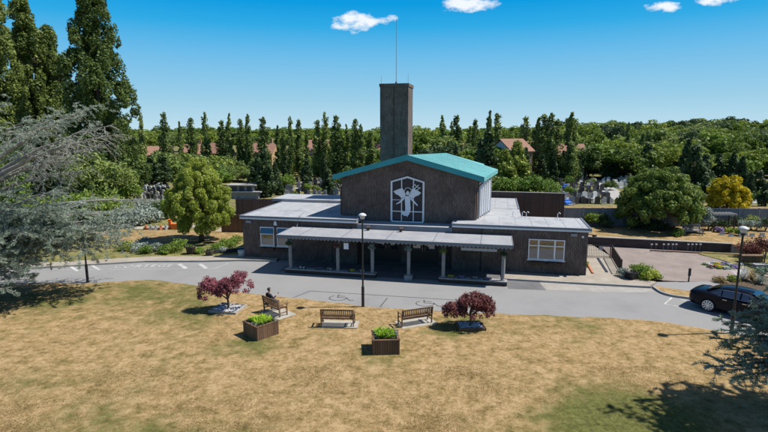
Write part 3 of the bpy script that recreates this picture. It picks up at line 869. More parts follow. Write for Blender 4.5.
    inner = [(x0 + t, zb + .2), (x0 + .2, zb + t), (x1 - .2, zb + t), (x1 - t, zb + .2), (x1 - t, zs - .07), (xm, za - .14), (x0 + t, zs - .07)]
    m = MB(); n = 7
    vs = [(p[0], 1.70, p[1]) for p in outer] + [(p[0], 1.70, p[1]) for p in inner] + [(p[0], 1.798, p[1]) for p in outer] + [(p[0], 1.775, p[1]) for p in inner]
    fs = []
    for i in range(n):
        j = (i + 1) % n
        fs += [(i, j, n + j, n + i), (i, 2 * n + i, 2 * n + j, j), (n + i, n + j, 3 * n + j, 3 * n + i)]
    m.add(vs, fs)
    m.span((-13.27, 1.715, zb + t), (-13.20, 1.77, zs + .12)); m.span((-12.36, 1.715, zb + t), (-12.29, 1.77, zs + .12))
    m.span((x0 + t, 1.712, 3.83), (x1 - t, 1.768, 3.90)); m.span((x0 + t, 1.713, 4.72), (x0 + .8, 1.768, 4.76))
    win = m.build('gable_window', 'white_paint', ch)
    m = MB(); m.add([(p[0], 1.778, p[1]) for p in inner], [tuple(range(n))]); m.build('pane', 'stained_glass', win)
    m = MB()
    def fig(pts): m.xprism([(xm + p[0], p[1]) for p in pts], 1.67, 1.70)
    fig([(-.12, 5.05), (-.22, 5.40), (-.38, 5.66), (-.58, 5.60), (-.85, 5.50), (-1.08, 5.38), (-.98, 5.30), (-.88, 5.18), (-.70, 5.12), (-.50, 4.95), (-.18, 4.9)])
    fig([(.12, 5.05), (.24, 5.40), (.40, 5.66), (.60, 5.58), (.86, 5.46), (1.06, 5.32), (.96, 5.24), (.84, 5.12), (.68, 5.08), (.48, 4.93), (.18, 4.9)])
    fig([(-.20, 4.98), (-.08, 5.06), (.10, 5.06), (.22, 4.98), (.24, 4.4), (.27, 4.1), (.20, 3.75), (.06, 3.55), (.02, 3.45), (-.08, 3.56), (-.22, 3.52), (-.30, 3.60), (-.42, 3.66), (-.47, 3.86), (-.40, 3.98), (-.28, 3.86), (-.16, 3.9), (-.14, 4.2), (-.17, 4.6)])
    fig([(-.18, 4.9), (-.30, 4.75), (-.55, 4.52), (-.84, 4.40), (-.86, 4.46), (-.60, 4.62), (-.42, 4.82), (-.25, 5.0)])
    fig([(.18, 4.9), (.32, 4.75), (.55, 4.52), (.78, 4.32), (.82, 4.38), (.62, 4.62), (.44, 4.82), (.25, 5.0)])
    hd = [(.03 + .12 * math.cos(a), 5.28 + .17 * math.sin(a)) for a in np.linspace(0, 6.283, 15)[:-1]]; fig(hd)
    for k in range(14):
        a0, a1 = 6.283 * k / 14, 6.283 * (k + .75) / 14
        fig([(.05 + .25 * math.cos(a0), 5.42 + .25 * math.sin(a0)), (.05 + .3 * math.cos(a0), 5.42 + .3 * math.sin(a0)), (.05 + .3 * math.cos(a1), 5.42 + .3 * math.sin(a1)), (.05 + .25 * math.cos(a1), 5.42 + .25 * math.sin(a1))])
    for pts in ([(.35, 5.75), (.6, 6.0), (.64, 5.97), (.4, 5.72)], [(.5, 5.62), (.85, 5.95), (.88, 5.9), (.55, 5.58)], [(.62, 5.5), (1.0, 5.75), (1.02, 5.7), (.66, 5.46)], [(.55, 5.95), (.9, 5.72), (.88, 5.68), (.52, 5.9)]): fig(pts)
    m.build('winged_figure', 'figure_white', win)
    # --- tower
    m = MB(); m.span((-16.98, 10.9, 3.3), (-14.34, 13.5, 13.9)); tw = m.build('tower', 'tower_brick', ch)
    m = MB(); m.span((-17.04, 10.84, 13.9), (-14.28, 13.56, 14.18)); m.build('tower_cap', 'tower_brick', tw)
    m = MB(); m.span((-15.72, 10.86, 3.3), (-15.64, 10.9, 14.1)); m.build('conductor_strip', 'rail_metal', tw)
    m = MB(); m.tube([(-15.6, 11.6, 14.1), (-15.6, 11.6, 19.9)], [.026, .014], 6); m.tube([(-16.9, 11.1, 14.1), (-16.9, 11.1, 14.9)], .012, 5); m.tube([(-14.4, 11.1, 14.1), (-14.4, 11.1, 15.0)], .012, 5)
    m.tube([(-15.6, 11.6, 14.18), (-15.6, 11.6, 14.4)], [.12, .08], 8)
    m.build('lightning_rod', 'trim_metal', tw)
    # --- wing windows (left wing: two; right wing: one wide)
    def window(xa, xb, za_, zb_, posts, trans):
        m = MB(); t = .07; y0, y1 = -.05, -.002
        m.span((xa, y0, za_), (xb, y1, za_ + t)); m.span((xa, y0, zb_ - t), (xb, y1, zb_)); m.span((xa, y0, za_ + t), (xa + t, y1, zb_ - t)); m.span((xb - t, y0, za_ + t), (xb, y1, zb_ - t))
        for p in posts: m.span((p - t / 2 - .015, y0 + .003, za_ + t), (p + t / 2 + .015, y1 - .001, zb_ - t))
        ed = [xa + t] + [q for p in posts for q in (p - t / 2 - .015, p + t / 2 + .015)] + [xb - t]
        for i in range(0, len(ed), 2): m.span((ed[i], y0 + .006, trans), (ed[i + 1], y1 - .001, trans + .07))
        f = m.build('window', 'white_paint', ch)
        zt_ = trans + .035
        for z0_, z1_ in ((za_ + .02, zt_), (zt_ + .002, zb_ - .02)):
            tip = .0 if posts or z0_ < zt_ else .17          # the narrow windows stand open at the top
            m = MB(); m.add([(xa + .05, -.018 - tip, z0_), (xb - .05, -.018 - tip, z0_), (xb - .05, -.018, z1_), (xa + .05, -.018, z1_)], [(0, 1, 2, 3)]); m.build('pane', 'window_glass', f)
        if not posts:
            m = MB(); m.bar((xa + .04, -.195, zt_), (xb - .04, -.195, zt_), .04, .05); m.build('top_light', 'white_paint', f)
        m = MB(); m.span((xa - .06, -.10, za_ - .07), (xb + .06, -.0015, za_ - .004)); m.build('sill', 'white_paint', f)
    window(-24.1, -22.95, 1.08, 2.56, [], 2.0)
    window(-22.72, -21.55, 1.08, 2.56, [], 2.0)
    window(-3.9, -1.48, 1.07, 2.52, [-3.22, -2.14], 2.02)
    for xa, xb in ((-3.75, -2.75), (-2.6, -1.6), (-24.0, -22.9), (-22.7, -21.6)):
        m = MB(); m.span((xa, -.30, .72), (xb, -.11, .93)); o = m.build('window_box', 'dark_door', ch)
        rng = np.random.default_rng(int(-xa * 100)); n = 500
        P = np.stack([xa + rng.random(n) * (xb - xa), -.32 + .24 * rng.random(n), .74 + .26 * rng.random(n)], 1)
        quads_object('trailing_flowers', leaf_quads(rng, P, rng.normal(size=(n, 3)), .04), 'leaf_rusty', o)
    # --- canopy with stone columns
    m = MB(); m.span((-21.2, -3.42, 2.56), (-5.08, -.06, 2.72)); cn = m.build('canopy_roof', 'canopy_felt', ch)
    m = MB(); m.span((-21.24, -3.46, 2.535), (-5.04, -3.42, 2.745)); m.span((-21.24, -3.42, 2.535), (-21.2, -.06, 2.745)); m.span((-5.08, -3.42, 2.535), (-5.04, -.06, 2.745)); m.build('roof_edge', 'trim_metal', cn)
    m = MB()
    top_ = [(-21.15, 2.545), (-5.1, 2.545)]; low_ = []
    for x in np.arange(-5.15, -21.0, -.26): low_ += [(x, 2.53), (x, 2.47), (x - .11, 2.47), (x - .11, 2.53)]
    m.xprism([top_[0], top_[1]] + low_, -3.40, -3.33)
    m.build('corrugated_edge', 'stone_white', cn)
    for x in np.arange(-20.4, -5.1, 3.0): m = MB(); m.span((x - .05, -3.30, 2.38), (x + .05, -.07, 2.555)); m.build('beam', 'dark_door', cn)
    for x in (-19.6, -16.5, -13.4, -10.2, -7.1): m = MB(); m.box((x, -1.74, 2.728), (.05, 3.2, .014)); m.build('felt_seam', 'trim_metal', cn)
    for x in (-20.35, -16.83, -14.36, -11.84, -9.5, -5.62):
        m = MB(); z0 = .31
        m.lathe([(.15, 0), (.15, .06), (.115, .1), (.12, .5), (.125, 1.0), (.12, 1.5), (.11, 1.95), (.15, 2.0), (.15, 2.06)], (x, -3.12, z0), 12)
        m.build('column', 'column_stone', ch, smooth=False)
    for a, b in ((-20.65, -14.1), (-9.75, -5.35)):
        m = MB(); m.span((a, -3.4, .0), (b, -2.85, .24)); o = m.build('plinth', 'dark_door', ch)
        m = MB(); m.span((a - .02, -3.42, .24), (b + .02, -2.83, .31)); m.build('coping', 'grey_stone', o)
    for x in (-12.05, -11.63): pass
    m = MB(); m.span((-12.1, -3.4, .0), (-11.58, -2.85, .31)); m.build('plinth', 'grey_stone', ch)
    # fixtures on the walls and roofs
    m = MB(); m.add([(-22.96, -.09, 2.72), (-22.66, -.09, 2.72), (-22.72, -.09, 2.98), (-22.81, -.09, 3.06), (-22.90, -.09, 2.98), (-22.96, -.002, 2.72), (-22.66, -.002, 2.72), (-22.72, -.002, 2.98), (-22.81, -.002, 3.06), (-22.90, -.002, 2.98)],
                 [(0, 1, 2, 3, 4), (5, 9, 8, 7, 6), (0, 5, 6, 1), (1, 6, 7, 2), (2, 7, 8, 3), (3, 8, 9, 4), (4, 9, 5, 0)]); m.build('alarm_box', 'white_paint', ch)
    for x in (-25.0, -.95):
        m = MB(); m.box((x, -.14, 2.93), (.42, .16, .15), rx=R(-25)); m.box((x, -.04, 2.93), (.1, .08, .08)); m.build('flood_light', 'stone_white', ch)
    m = MB(); m.tube([(-.35, -.005, 2.80), (-.35, -.06, 2.80)], [.09, .07], 10); m.build('wall_bell', 'white_paint', ch)
    m = MB(); m.tube([(.02, .25, 2.95), (.28, .1, 2.95)], .03, 6); m.box((.38, -.02, 2.92), (.14, .34, .14), rz=R(20), rx=R(-12)); m.build('security_camera', 'rail_metal', ch)
    for x, y in ((-15.35, -.35), (-12.9, -.35)):
        m = MB(); m.box((x, y, 2.80), (.14, .12, .16)); m.box((x + .06, y - .14, 2.93), (.3, .2, .2), rx=R(30), rz=R(20)); m.build('spot_light', 'rail_metal', ch)
    for x in (-4.9, -4.2, -3.9, -1.6):
        m = MB(); m.tube([(x, 4.0, 3.36), (x, 4.0, 3.72), (x + .1, 4.0, 3.82), (x + .2, 4.0, 3.72)], .03, 6); m.build('vent_pipe', 'white_paint', ch)
    m = MB(); m.tube([(-20.9, -.5, 2.7), (-20.9, -.2, 3.0), (-20.9, -.18, 3.4), (-20.9, 1.0, 3.62)], .02, 5); m.build('cable', 'trim_metal', ch)
    m = MB(); m.span((-18.3, -.018, 0), (-18.2, -.004, 2.5)); m.build('drain_pipe', 'black_metal', ch); m = MB(); m.span((-7.2, -.018, 0), (-7.1, -.004, 3.1)); m.build('drain_pipe', 'black_metal', ch)
    # brown boarded wall of the rear block
    m = MB(); m.span((-19, 15.42, 0), (.3, 15.62, 3.92)); rb = m.build('rear_wall', 'brown_boards', ch)
    m = MB(); m.span((-19.05, 15.38, 3.92), (.34, 15.66, 3.97)); m.build('coping', 'grey_stone', rb)
    return ch


build_chapel()


def around_chapel():
    # hanging baskets at the column heads
    for i, (x, lab, mat) in enumerate(((-20.35, 'green hanging basket at the leftmost canopy column', 'leaf_dark'), (-16.83, 'reddish hanging basket at the second canopy column from the left, beside a white notice', 'leaf_rusty'),
                                       (-14.36, 'brown dried hanging basket at the canopy column behind the central lamp post', 'leaf_silver'), (-11.84, 'brown dried hanging basket at the column right of the open entrance bay', 'leaf_silver'),
                                       (-9.5, 'olive hanging basket with a hint of blue at the fifth canopy column', 'leaf_olive'), (-5.62, 'dark hanging basket at the rightmost canopy column', 'leaf_dark'))):
        p = ch2w(x, -3.36, 2.14); t = thing('hanging_basket', p, lab, 'basket', 'hanging baskets along the canopy')
        m = MB(); m.lathe([(.06, -.16), (.15, -.08), (.19, .02), (.17, .02)], (0, 0, 0), 10); m.build('bowl', 'rail_metal', t)
        rng = np.random.default_rng(i + 40)
        quads_object('plants', clump_leaves(rng, [(0, 0, .08), (.12, 0, -.02), (-.12, .02, 0), (0, -.1, -.05)], [.16, .13, .13, .12], 500, .035), mat, t)
        m = MB()
        for k in range(3):
            a = k * 2.1; m.tube([(.18 * math.cos(a), .18 * math.sin(a), 0), (0, 0, .34)], .006, 4)
        m.build('chain', 'black_metal', t)
    p = ch2w(-16.2, -3.2, 2.1); m = MB(); m.box((0, 0, 0), (.34, .03, .42)); m.bar((-.12, 0, .2), (-.12, 0, .38), .015, .015); m.bar((.12, 0, .2), (.12, 0, .38), .015, .015)
    o = m.build('notice_board', 'white_paint'); o.location = p; o.rotation_euler = (0, 0, CH_ROT); tag(o, 'small white notice hanging under the canopy edge beside the second column', 'sign')
    p = ch2w(-7.2, -3.3, 2.33); m = MB(); m.box((0, 0, 0), (2.3, .05, .18)); m.box((-.9, .03, .14), (.04, .04, .22)); m.box((.9, .03, .14), (.04, .04, .22))
    o = m.build('sign_board', 'stone_white'); o.location = p; o.rotation_euler = (0, 0, CH_ROT); tag(o, 'long narrow pale board fixed under the canopy at its right end', 'sign')
    # flower tributes laid on the plinth copings and on the paving behind
    rng = np.random.default_rng(5); k = 0
    spots = [(-19.5, .33), (-18.2, .33), (-17.5, .33), (-15.8, .33), (-15.1, .33), (-9.0, .33), (-8.3, .33), (-7.4, .33), (-6.6, .33)]
    words = ['white', 'purple', 'white', 'pale yellow', 'white', 'pale yellow', 'purple', 'white', 'purple']
    where = ['near the leftmost column', 'in the middle of the first canopy bay', 'just left of the second column', 'in the middle of the second canopy bay', 'just left of the open entrance bay', 'just right of the fifth column', 'left of centre in the last canopy bay', 'right of centre in the last canopy bay', 'near the rightmost column']
    for (x, z), wd, wh in zip(spots, words, where):
        t = thing('flower_tribute', ch2w(x, -3.12, z), wd + ' flower tribute on the low plinth ' + wh, 'flowers', 'flower tributes under the canopy')
        quads_object('flowers', clump_leaves(rng, [(0, 0, .06), (.14, 0, .05), (-.14, .03, .05)], .09, 160, .035), {'white': 'petal_white', 'purple': 'petal_purple', 'pale yellow': 'petal_yellow'}[wd], t)
        quads_object('foliage', clump_leaves(rng, [(0, 0, .03), (.2, 0, .03), (-.2, .0, .03)], .09, 120, .04), 'leaf_dark', t)
    # white planter pot at the left corner
    t = thing('plant_pot', (-11.3, 39.55, .11), 'pale grey pot standing by the left corner of the chapel', 'pot')
    m = MB(); m.lathe([(.20, 0), (.24, .1), (.29, .45), (.31, .5), (.27, .5), (.25, .42)], n=14); m.build('pot', 'grey_pot', t, smooth=True)


around_chapel()

# ------------------------------------------------------------------ objects on the front lawn
def make_bench(name, loc, rz, label, length=1.75, mat='teak', group='wooden benches on the lawn'):
    t = thing(name, loc, label, 'bench', group, rz); h = length / 2
    m = MB()
    for k in range(6): m.box((0, -.19 + k * .085, .445), (length - .1, .062, .024))
    m.bar((-h + .03, -.22, .41), (h - .03, -.22, .41), .03, .06); m.bar((-h + .03, .25, .41), (h - .03, .25, .41), .03, .06)
    m.build('seat', mat, t)
    m = MB()
    m.bar((-h + .03, -.30, .885), (h - .03, -.30, .885), .035, .075); m.bar((-h + .03, -.245, .56), (h - .03, -.245, .56), .03, .05)
    n = int(length / .105)
    for k in range(n):
        x = -h + .1 + (length - .2) * k / (n - 1); m.bar((x, -.242, .575), (x, -.295, .86), .05, .018)
    m.build('backrest', mat, t)
    for s in (-1, 1):
        m = MB(); m.bar((s * (h - .03), -.20, 0), (s * (h - .03), -.22, .45), .055, .065); m.bar((s * (h - .03), -.22, .44), (s * (h - .03), -.305, .92), .055, .055); m.build('leg', mat, t)
        m = MB(); m.bar((s * (h - .03), .27, 0), (s * (h - .03), .27, .65), .055, .055); m.build('leg', mat, t)
        m = MB(); m.bar((s * (h - .03), -.25, .655), (s * (h - .03), .33, .672), .075, .03); m.build('armrest', mat, t)
        m = MB(); m.bar((s * (h - .03), -.19, .2), (s * (h - .03), .25, .2), .03, .05); m.build('stretcher', mat, t)
    return t


def slab(loc, rz, size, label):
    m = MB(); m.box((0, 0, .03), (*size, .1)); o = m.build('paving_slab', 'slab'); o.location = loc; o.rotation_euler = (0, 0, rz)
    tag(o, label, 'paving', None, 'structure')


B1, B1R = Vector((-5.98, 26.85, .08)), R(-43)
B2, B2R = Vector((-2.38, 25.15, .08)), R(-4)
B3, B3R = Vector((1.62, 25.3, .08)), R(22)
make_bench('park_bench', B1, B1R, 'weathered wooden bench with a dark haired person sitting on it, turned towards the road', 1.5)
make_bench('park_bench', B2, B2R, 'dark wooden slatted bench seen square from behind, nearest the central lamp post', 1.72)
make_bench('park_bench', B3, B3R, 'lighter brown wooden bench turned at an angle, right of the two planters')
for p, r, s, l in ((B1, B1R, (1.75, 1.15), 'pale slab under the bench where the person sits'), (B2, B2R, (1.85, 1.0), 'pale slab under the bench seen square from behind'), (B3, B3R, (2.0, 1.1), 'pale slab under the angled right bench')):
    c, sn = math.cos(r), math.sin(r); slab((p.x + .12 * c - .12 * sn, p.y + .12 * sn + .12 * c, 0), r, s, l)


def skin_obj(name, verts, edges, radii, mat, parent, sub=1, root=0):
    me = bpy.data.meshes.new(name); me.from_pydata(verts, edges, []); me.update()
    o = bpy.data.objects.new(name, me); COL.objects.link(o); o.parent = parent; me.materials.append(MATS[mat])
    md = o.modifiers.new('skin', 'SKIN'); md.use_smooth_shade = True
    for i, r in enumerate(radii):
        sv = me.skin_vertices[0].data[i]; sv.radius = (r, r) if not isinstance(r, tuple) else r; sv.use_root = (i == root)
    s = o.modifiers.new('sub', 'SUBSURF'); s.levels = sub; s.render_levels = sub
    return o


def build_person():
    c, s = math.cos(B1R), math.sin(B1R); lx, ly = -.42, .0
    t = thing('person', (B1.x + lx * c - ly * s, B1.y + lx * s + ly * c, .08), 'person with short dark hair and dark clothes sitting on the left bench, one hand raised', 'person', None, B1R)
    V = []; E = []; Rr = []
    def j(p, r, par=None):
        V.append(p); Rr.append(r)
        if par is not None: E.append((par, len(V) - 1))
        return len(V) - 1
    pel = j((0, -.06, .56), (.155, .11)); sp = j((0, -.09, .74), (.14, .10), pel); chs = j((0, -.10, .92), (.16, .105), sp); nb = j((0, -.075, 1.06), .062, chs); nk = j((0, -.06, 1.12), .055, nb)
    h1 = j((0, -.045, 1.20), .078, nk); h2 = j((0, -.05, 1.28), .092, h1); j((0, -.055, 1.345), .06, h2)
    hands = []
    for sd in (-1, 1):
        sh = j((sd * .17, -.09, 1.0), .058, chs)
        if sd == 1: el = j((.235, .05, .78), .042, sh); wr = j((.18, .29, .90), .028, el); pm = j((.165, .355, .925), .034, wr); dirn = Vector((-.1, .75, .45)).normalized()
        else: el = j((-.235, -.0, .76), .042, sh); wr = j((-.17, .22, .66), .028, el); pm = j((-.16, .285, .64), .034, wr); dirn = Vector((.1, .9, -.25)).normalized()
        hands.append((pm, sd, dirn))
        hip = j((sd * .10, .02, .53), .09, pel); kn = j((sd * .13, .43, .535), .062, hip); an = j((sd * .13, .40, .11), .042, kn); j((sd * .14, .52, .055), .036, an)
    for pm, sd, d in hands:
        b = Vector(V[pm]); side = Vector((1, 0, 0))
        for k, (o_, ln) in enumerate(((-.028, .07), (-.010, .082), (.009, .078), (.026, .062))):
            p1 = b + side * o_ + d * .032; p2 = p1 + d * ln * .5; p3 = p2 + (d * .6 + Vector((0, .1, -.6))).normalized() * ln * .5
            a = j(tuple(p1), .0095, pm); a = j(tuple(p2), .0085, a); j(tuple(p3), .007, a)
        p1 = b + side * (-sd * .036); p2 = p1 + (d * .7 + side * (-sd * .5)).normalized() * .035; p3 = p2 + d * .028
        a = j(tuple(p1), .011, pm); a = j(tuple(p2), .0095, a); j(tuple(p3), .008, a)
    body = skin_obj('body', V, E, Rr, 'skin', t, 2)
    # face
    m = MB(); m.add([(-.014, .036, 1.205), (.014, .036, 1.205), (0, .062, 1.208), (0, .038, 1.25)], [(0, 1, 2), (0, 2, 3), (1, 3, 2), (0, 3, 1)])
    m.box((0, .034, 1.172), (.045, .01, .010))
    for sd in (-1, 1): m.lathe([(.001, -.03), (.014, -.015), (.016, .012), (.001, .03)], (sd * .088, -.05, 1.225), 6)
    m.build('face', 'skin', t, smooth=True)
    m = MB()
    for sd in (-1, 1): m.lathe([(.001, -.009), (.009, 0), (.001, .009)], (sd * .033, .033, 1.24), 6)
    m.build('eyes', 'hair_dark', t)
    # short hair: cap over the back and top of the skull
    m = MB(); vs = []; fs = []; nu, nv = 14, 8
    for a in range(nv):
        ph = .02 + 1.75 * a / (nv - 1)
        for k in range(nu):
            th = 6.283 * k / nu; fr = math.sin(th)
            pp = ph * (1.0 if fr < .3 else .55)
            vs.append((.104 * math.sin(pp) * math.cos(th), -.055 + .112 * math.sin(pp) * math.sin(th), 1.268 + .112 * math.cos(pp)))
    for a in range(nv - 1):
        for k in range(nu): fs.append((a * nu + k, a * nu + (k + 1) % nu, (a + 1) * nu + (k + 1) % nu, (a + 1) * nu + k))
    m.add(vs, fs + [tuple(range(nu))]); m.build('hair', 'hair_dark', t, smooth=True)
    # clothes, a little larger than the limbs under them
    V2 = [(0, -.06, .50), (0, -.09, .74), (0, -.10, .92), (0, -.08, 1.04)]; E2 = [(0, 1), (1, 2), (2, 3)]; R2 = [(.175, .125), (.158, .118), (.178, .12), .08]
    for sd in (-1, 1):
        i = len(V2)
        V2 += [(sd * .175, -.09, 1.0), (sd * .238, .05 if sd == 1 else 0, .78 if sd == 1 else .76), (sd * .182, .265 if sd == 1 else .2, .885 if sd == 1 else .67)]
        E2 += [(2, i), (i, i + 1), (i + 1, i + 2)]; R2 += [.07, .053, .04]
    skin_obj('jacket', V2, E2, R2, 'cloth_dark', t, 2)
    V3 = [(0, -.05, .55)]; E3 = []; R3 = [(.165, .12)]
    for sd in (-1, 1):
        i = len(V3); V3 += [(sd * .10, .03, .535), (sd * .13, .43, .54), (sd * .13, .40, .14)]; E3 += [(0, i), (i, i + 1), (i + 1, i + 2)]; R3 += [.102, .074, .058]
    skin_obj('trousers', V3, E3, R3, 'cloth_navy', t, 2)
    for sd in (-1, 1): skin_obj('shoe', [(sd * .13, .37, .05), (sd * .135, .47, .045), (sd * .14, .57, .035)], [(0, 1), (1, 2)], [.045, .046, .034], 'cloth_dark', t, 2)
    m = MB(); m.box((0, 0, 0), (.07, .012, .14)); p = Vector((.155, .405, .955)); o = m.build('mobile_phone', 'phone')
    w = Matrix.Rotation(B1R, 4, 'Z') @ p; o.location = (t.location.x + w.x, t.location.y + w.y, .08 + w.z); o.rotation_euler = (R(-35), 0, B1R)
    tag(o, 'small dark handheld object held up by the person on the bench', 'phone')


build_person()


def make_planter(loc, rz, size, label, seed):
    t = thing('timber_planter', loc, label, 'planter', 'timber planters on the lawn', rz); s = size / 2; h = .68; th = .04
    for k in range(4):
        a = k * math.pi / 2
        m = MB(); M_ = Matrix.Rotation(a, 3, 'Z')
        n = 11; wv = (size - .02) / n
        for i in range(n):
            c = M_ @ Vector((-s + .01 + wv * (i + .5), -s + th / 2, h / 2)); m.box(c, (wv - .008, th, h), rz=a)
        m.build('side_panel', 'planter_wood', t)
    m = MB()
    for k in range(4):
        a = k * math.pi / 2; c = Matrix.Rotation(a, 3, 'Z') @ Vector((0, -s + .045, h + .018)); m.box(c, (size - .1 if k % 2 else size + .06, .115, .035), rz=a)
    m.build('rim', 'planter_wood', t)
    m = MB(); m.box((0, 0, h - .1), (size - .1, size - .1, .06)); m.build('soil', 'soil', t)
    rng = np.random.default_rng(seed)
    # strap-leaved plants, each leaf an arching blade
    Q = []
    C = [(rng.uniform(-.42, .42), rng.uniform(-.42, .42)) for _ in range(26)]
    for (cx, cy) in C:
        for _ in range(26):
            a = rng.random() * 6.283; L = rng.uniform(.16, .40) * (.65 + .5 * np.exp(-((cx + .1) ** 2 + cy ** 2) * 3)); d = Vector((math.cos(a), math.sin(a), 0)); w_ = rng.uniform(.010, .022); sd = Vector((-d.y, d.x, 0)) * w_
            p0 = Vector((cx, cy, h - .07)); out = rng.uniform(.2, .75)
            p1 = p0 + d * L * out * .5 + Vector((0, 0, L * .75)); p2 = p0 + d * L * out + Vector((0, 0, L * rng.uniform(.7, 1.05)))
            Q.append([p0 - sd * .6, p0 + sd * .6, p1 + sd, p1 - sd]); Q.append([p1 - sd, p1 + sd, p2 + sd * .2, p2 - sd * .2])
    quads_object('bright_plants', np.array([[tuple(p) for p in q] for q in Q]), 'leaf_bright', t)
    quads_object('low_foliage', clump_leaves(rng, [(rng.uniform(-.5, .5), rng.uniform(-.5, .5), h + rng.uniform(-.02, .08)) for _ in range(22)], .11, 1800, .028), 'leaf_dark', t)
    quads_object('edge_foliage', clump_leaves(rng, [(rng.choice([-.5, .5]) * rng.uniform(.7, 1.05), rng.uniform(-.5, .5), h + .06) for _ in range(9)], .085, 700, .022), 'leaf_silver', t)
    return t


make_planter((-6.06, 23.95, .04), R(46), 1.24, 'square timber planter standing corner-on, nearest the occupied bench', 11)
make_planter((.06, 22.2, .04), R(3), 1.22, 'square dark timber planter seen face-on, standing in front of the other benches', 12)


def make_maple(loc, label, lobes, seed, bed, edge, bedrot):
    lobes = [(x * 1.1, y, z, r * 1.08, hh) for x, y, z, r, hh in lobes]
    rng = np.random.default_rng(seed)
    t = thing('red_maple', loc, label, 'tree', 'red maples on the lawn')
    C = []; rad = []
    for (x, y, z, r, hh) in lobes:
        for _ in range(34):
            d = rng.normal(size=3); d /= np.linalg.norm(d)
            if d[2] < -.25: d[2] *= -.6
            q = .55 + .45 * rng.random()
            C.append((x + d[0] * r * q, y + d[1] * r * q, z + d[2] * hh * q)); rad.append(.24 * rng.uniform(.7, 1.25))
        for _ in range(16):          # drooping skirt
            a = rng.random() * 6.28; C.append((x + math.cos(a) * r, y + math.sin(a) * r, z - hh * rng.uniform(.2, .75))); rad.append(.15)
    quads_object('crown', clump_leaves(rng, C, rad, 15000, .042, zs=.9, shell=.3, jitter=.9), 'leaf_maple', t)
    m = MB(); m.tube([(0, 0, 0), (.02, 0, .35), (-.02, .02, .75), (.03, 0, 1.1)], [.075, .055, .05, .035], 8)
    for (x, y, z, r, hh) in lobes:
        m.tube([(0, 0, .6), (x * .5, y * .5, z * .8), (x, y, z)], [.045, .035, .015], 6)
        for _ in range(7):
            a = rng.random() * 6.28; m.tube([(x * .6, y * .6, z * .8), (x + math.cos(a) * r * .5, y + math.sin(a) * r * .5, z + .1), (x + math.cos(a) * r * .9, y + math.sin(a) * r * .9, z - .1)], [.022, .016, .006], 5)
    m.build('trunk', 'bark', t, smooth=True)
    b = thing('stone_bed', loc, bed[1], 'bed', 'stone beds under the maples', bedrot); sx, sy = bed[0]
    m = MB()
    for sg in (-1, 1): m.box((0, sg * sy / 2, .05), (sx + .1, .09, .17)); m.box((sg * sx / 2, 0, .05), (.09, sy - .09, .165))
    m.build('edging', edge, b)
    m = MB(); m.box((0, 0, .03), (sx - .09, sy - .09, .1)); m.build('soil', 'soil', b)
    m = MB()
    for _ in range(420):
        r = rng.uniform(.025, .06); p = (rng.uniform(-.47, .47) * (sx - .1), rng.uniform(-.47, .47) * (sy - .1), .085 + r * .2)
        a = rng.random() * 6; e = [rng.uniform(.75, 1.2) for _ in range(6)]
        m.add([(p[0] + r * math.cos(a) * e[0], p[1] + r * math.sin(a) * e[0], p[2]), (p[0] - r * math.sin(a) * e[1], p[1] + r * math.cos(a) * e[1], p[2]), (p[0] - r * math.cos(a) * e[2], p[1] - r * math.sin(a) * e[2], p[2]), (p[0] + r * math.sin(a) * e[3], p[1] - r * math.cos(a) * e[3], p[2]), (p[0], p[1], p[2] + r * .75 * e[4])], [(0, 1, 4), (1, 2, 4), (2, 3, 4), (3, 0, 4)])
    m.build('pebbles', 'pebble', b)


make_maple((-8.75, 27.5, .04), 'dark red weeping maple with two lobes, the one beside the occupied bench', [(.45, 0, 1.55, .82, .62), (-.85, -.1, 1.25, .52, .62), (-.2, 0, 1.3, .5, .4)], 21,
           ((1.55, 1.3), 'bed of white pebbles in a pale edging under the two-lobed maple'), 'slab', R(-12))
make_maple((4.42, 24.95, .04), 'dark red weeping maple with one dome-shaped crown, right of the angled bench', [(.12, 0, 1.25, .80, .62), (-.75, .0, .95, .5, .32), (.6, 0, 1.05, .5, .4)], 22,
           ((1.3, 1.0), 'bed of grey pebbles in a dark timber edging under the dome-shaped maple'), 'planter_wood', R(2))


def make_lamp(loc, label, lean=0):
    t = thing('lamp_post', loc, label, 'lamp post', 'black lamp posts')
    m = MB(); m.tube([(0, 0, 0), (0, 0, 1.2)], .085, 12); m.build('base', 'black_metal', t)
    m = MB(); m.tube([(0, 0, 1.2), (0, 0, 1.25), (0, 0, 5.0)], [.075, .052, .045], 12); m.build('pole', 'black_metal', t)
    m = MB(); m.lathe([(.07, 4.98), (.10, 5.02), (.10, 5.06), (.13, 5.08)], n=16); m.build('collar', 'black_metal', t)
    m = MB(); m.lathe([(.08, 5.08), (.12, 5.14), (.145, 5.24), (.145, 5.30)], n=16); m.build('lamp_shade', 'opal', t, smooth=True)
    m = MB(); m.lathe([(.225, 5.29), (.23, 5.31), (.19, 5.37), (.10, 5.42), (.02, 5.44)], n=20); m.build('cap', 'opal', t, smooth=True)
    return t


l0 = make_lamp((-1.2, 28.0, .02), 'slim black lamp post in the middle, standing at the road edge before the canopy')
dup(l0, (17.24, 24.1, .02), 0, None, 'slim black lamp post on the right beside the parked saloon')
dup(l0, (-19.7, 32.85, .02), 0, None, 'slim black lamp post on the left, its upper part hidden by blue cedar branches')


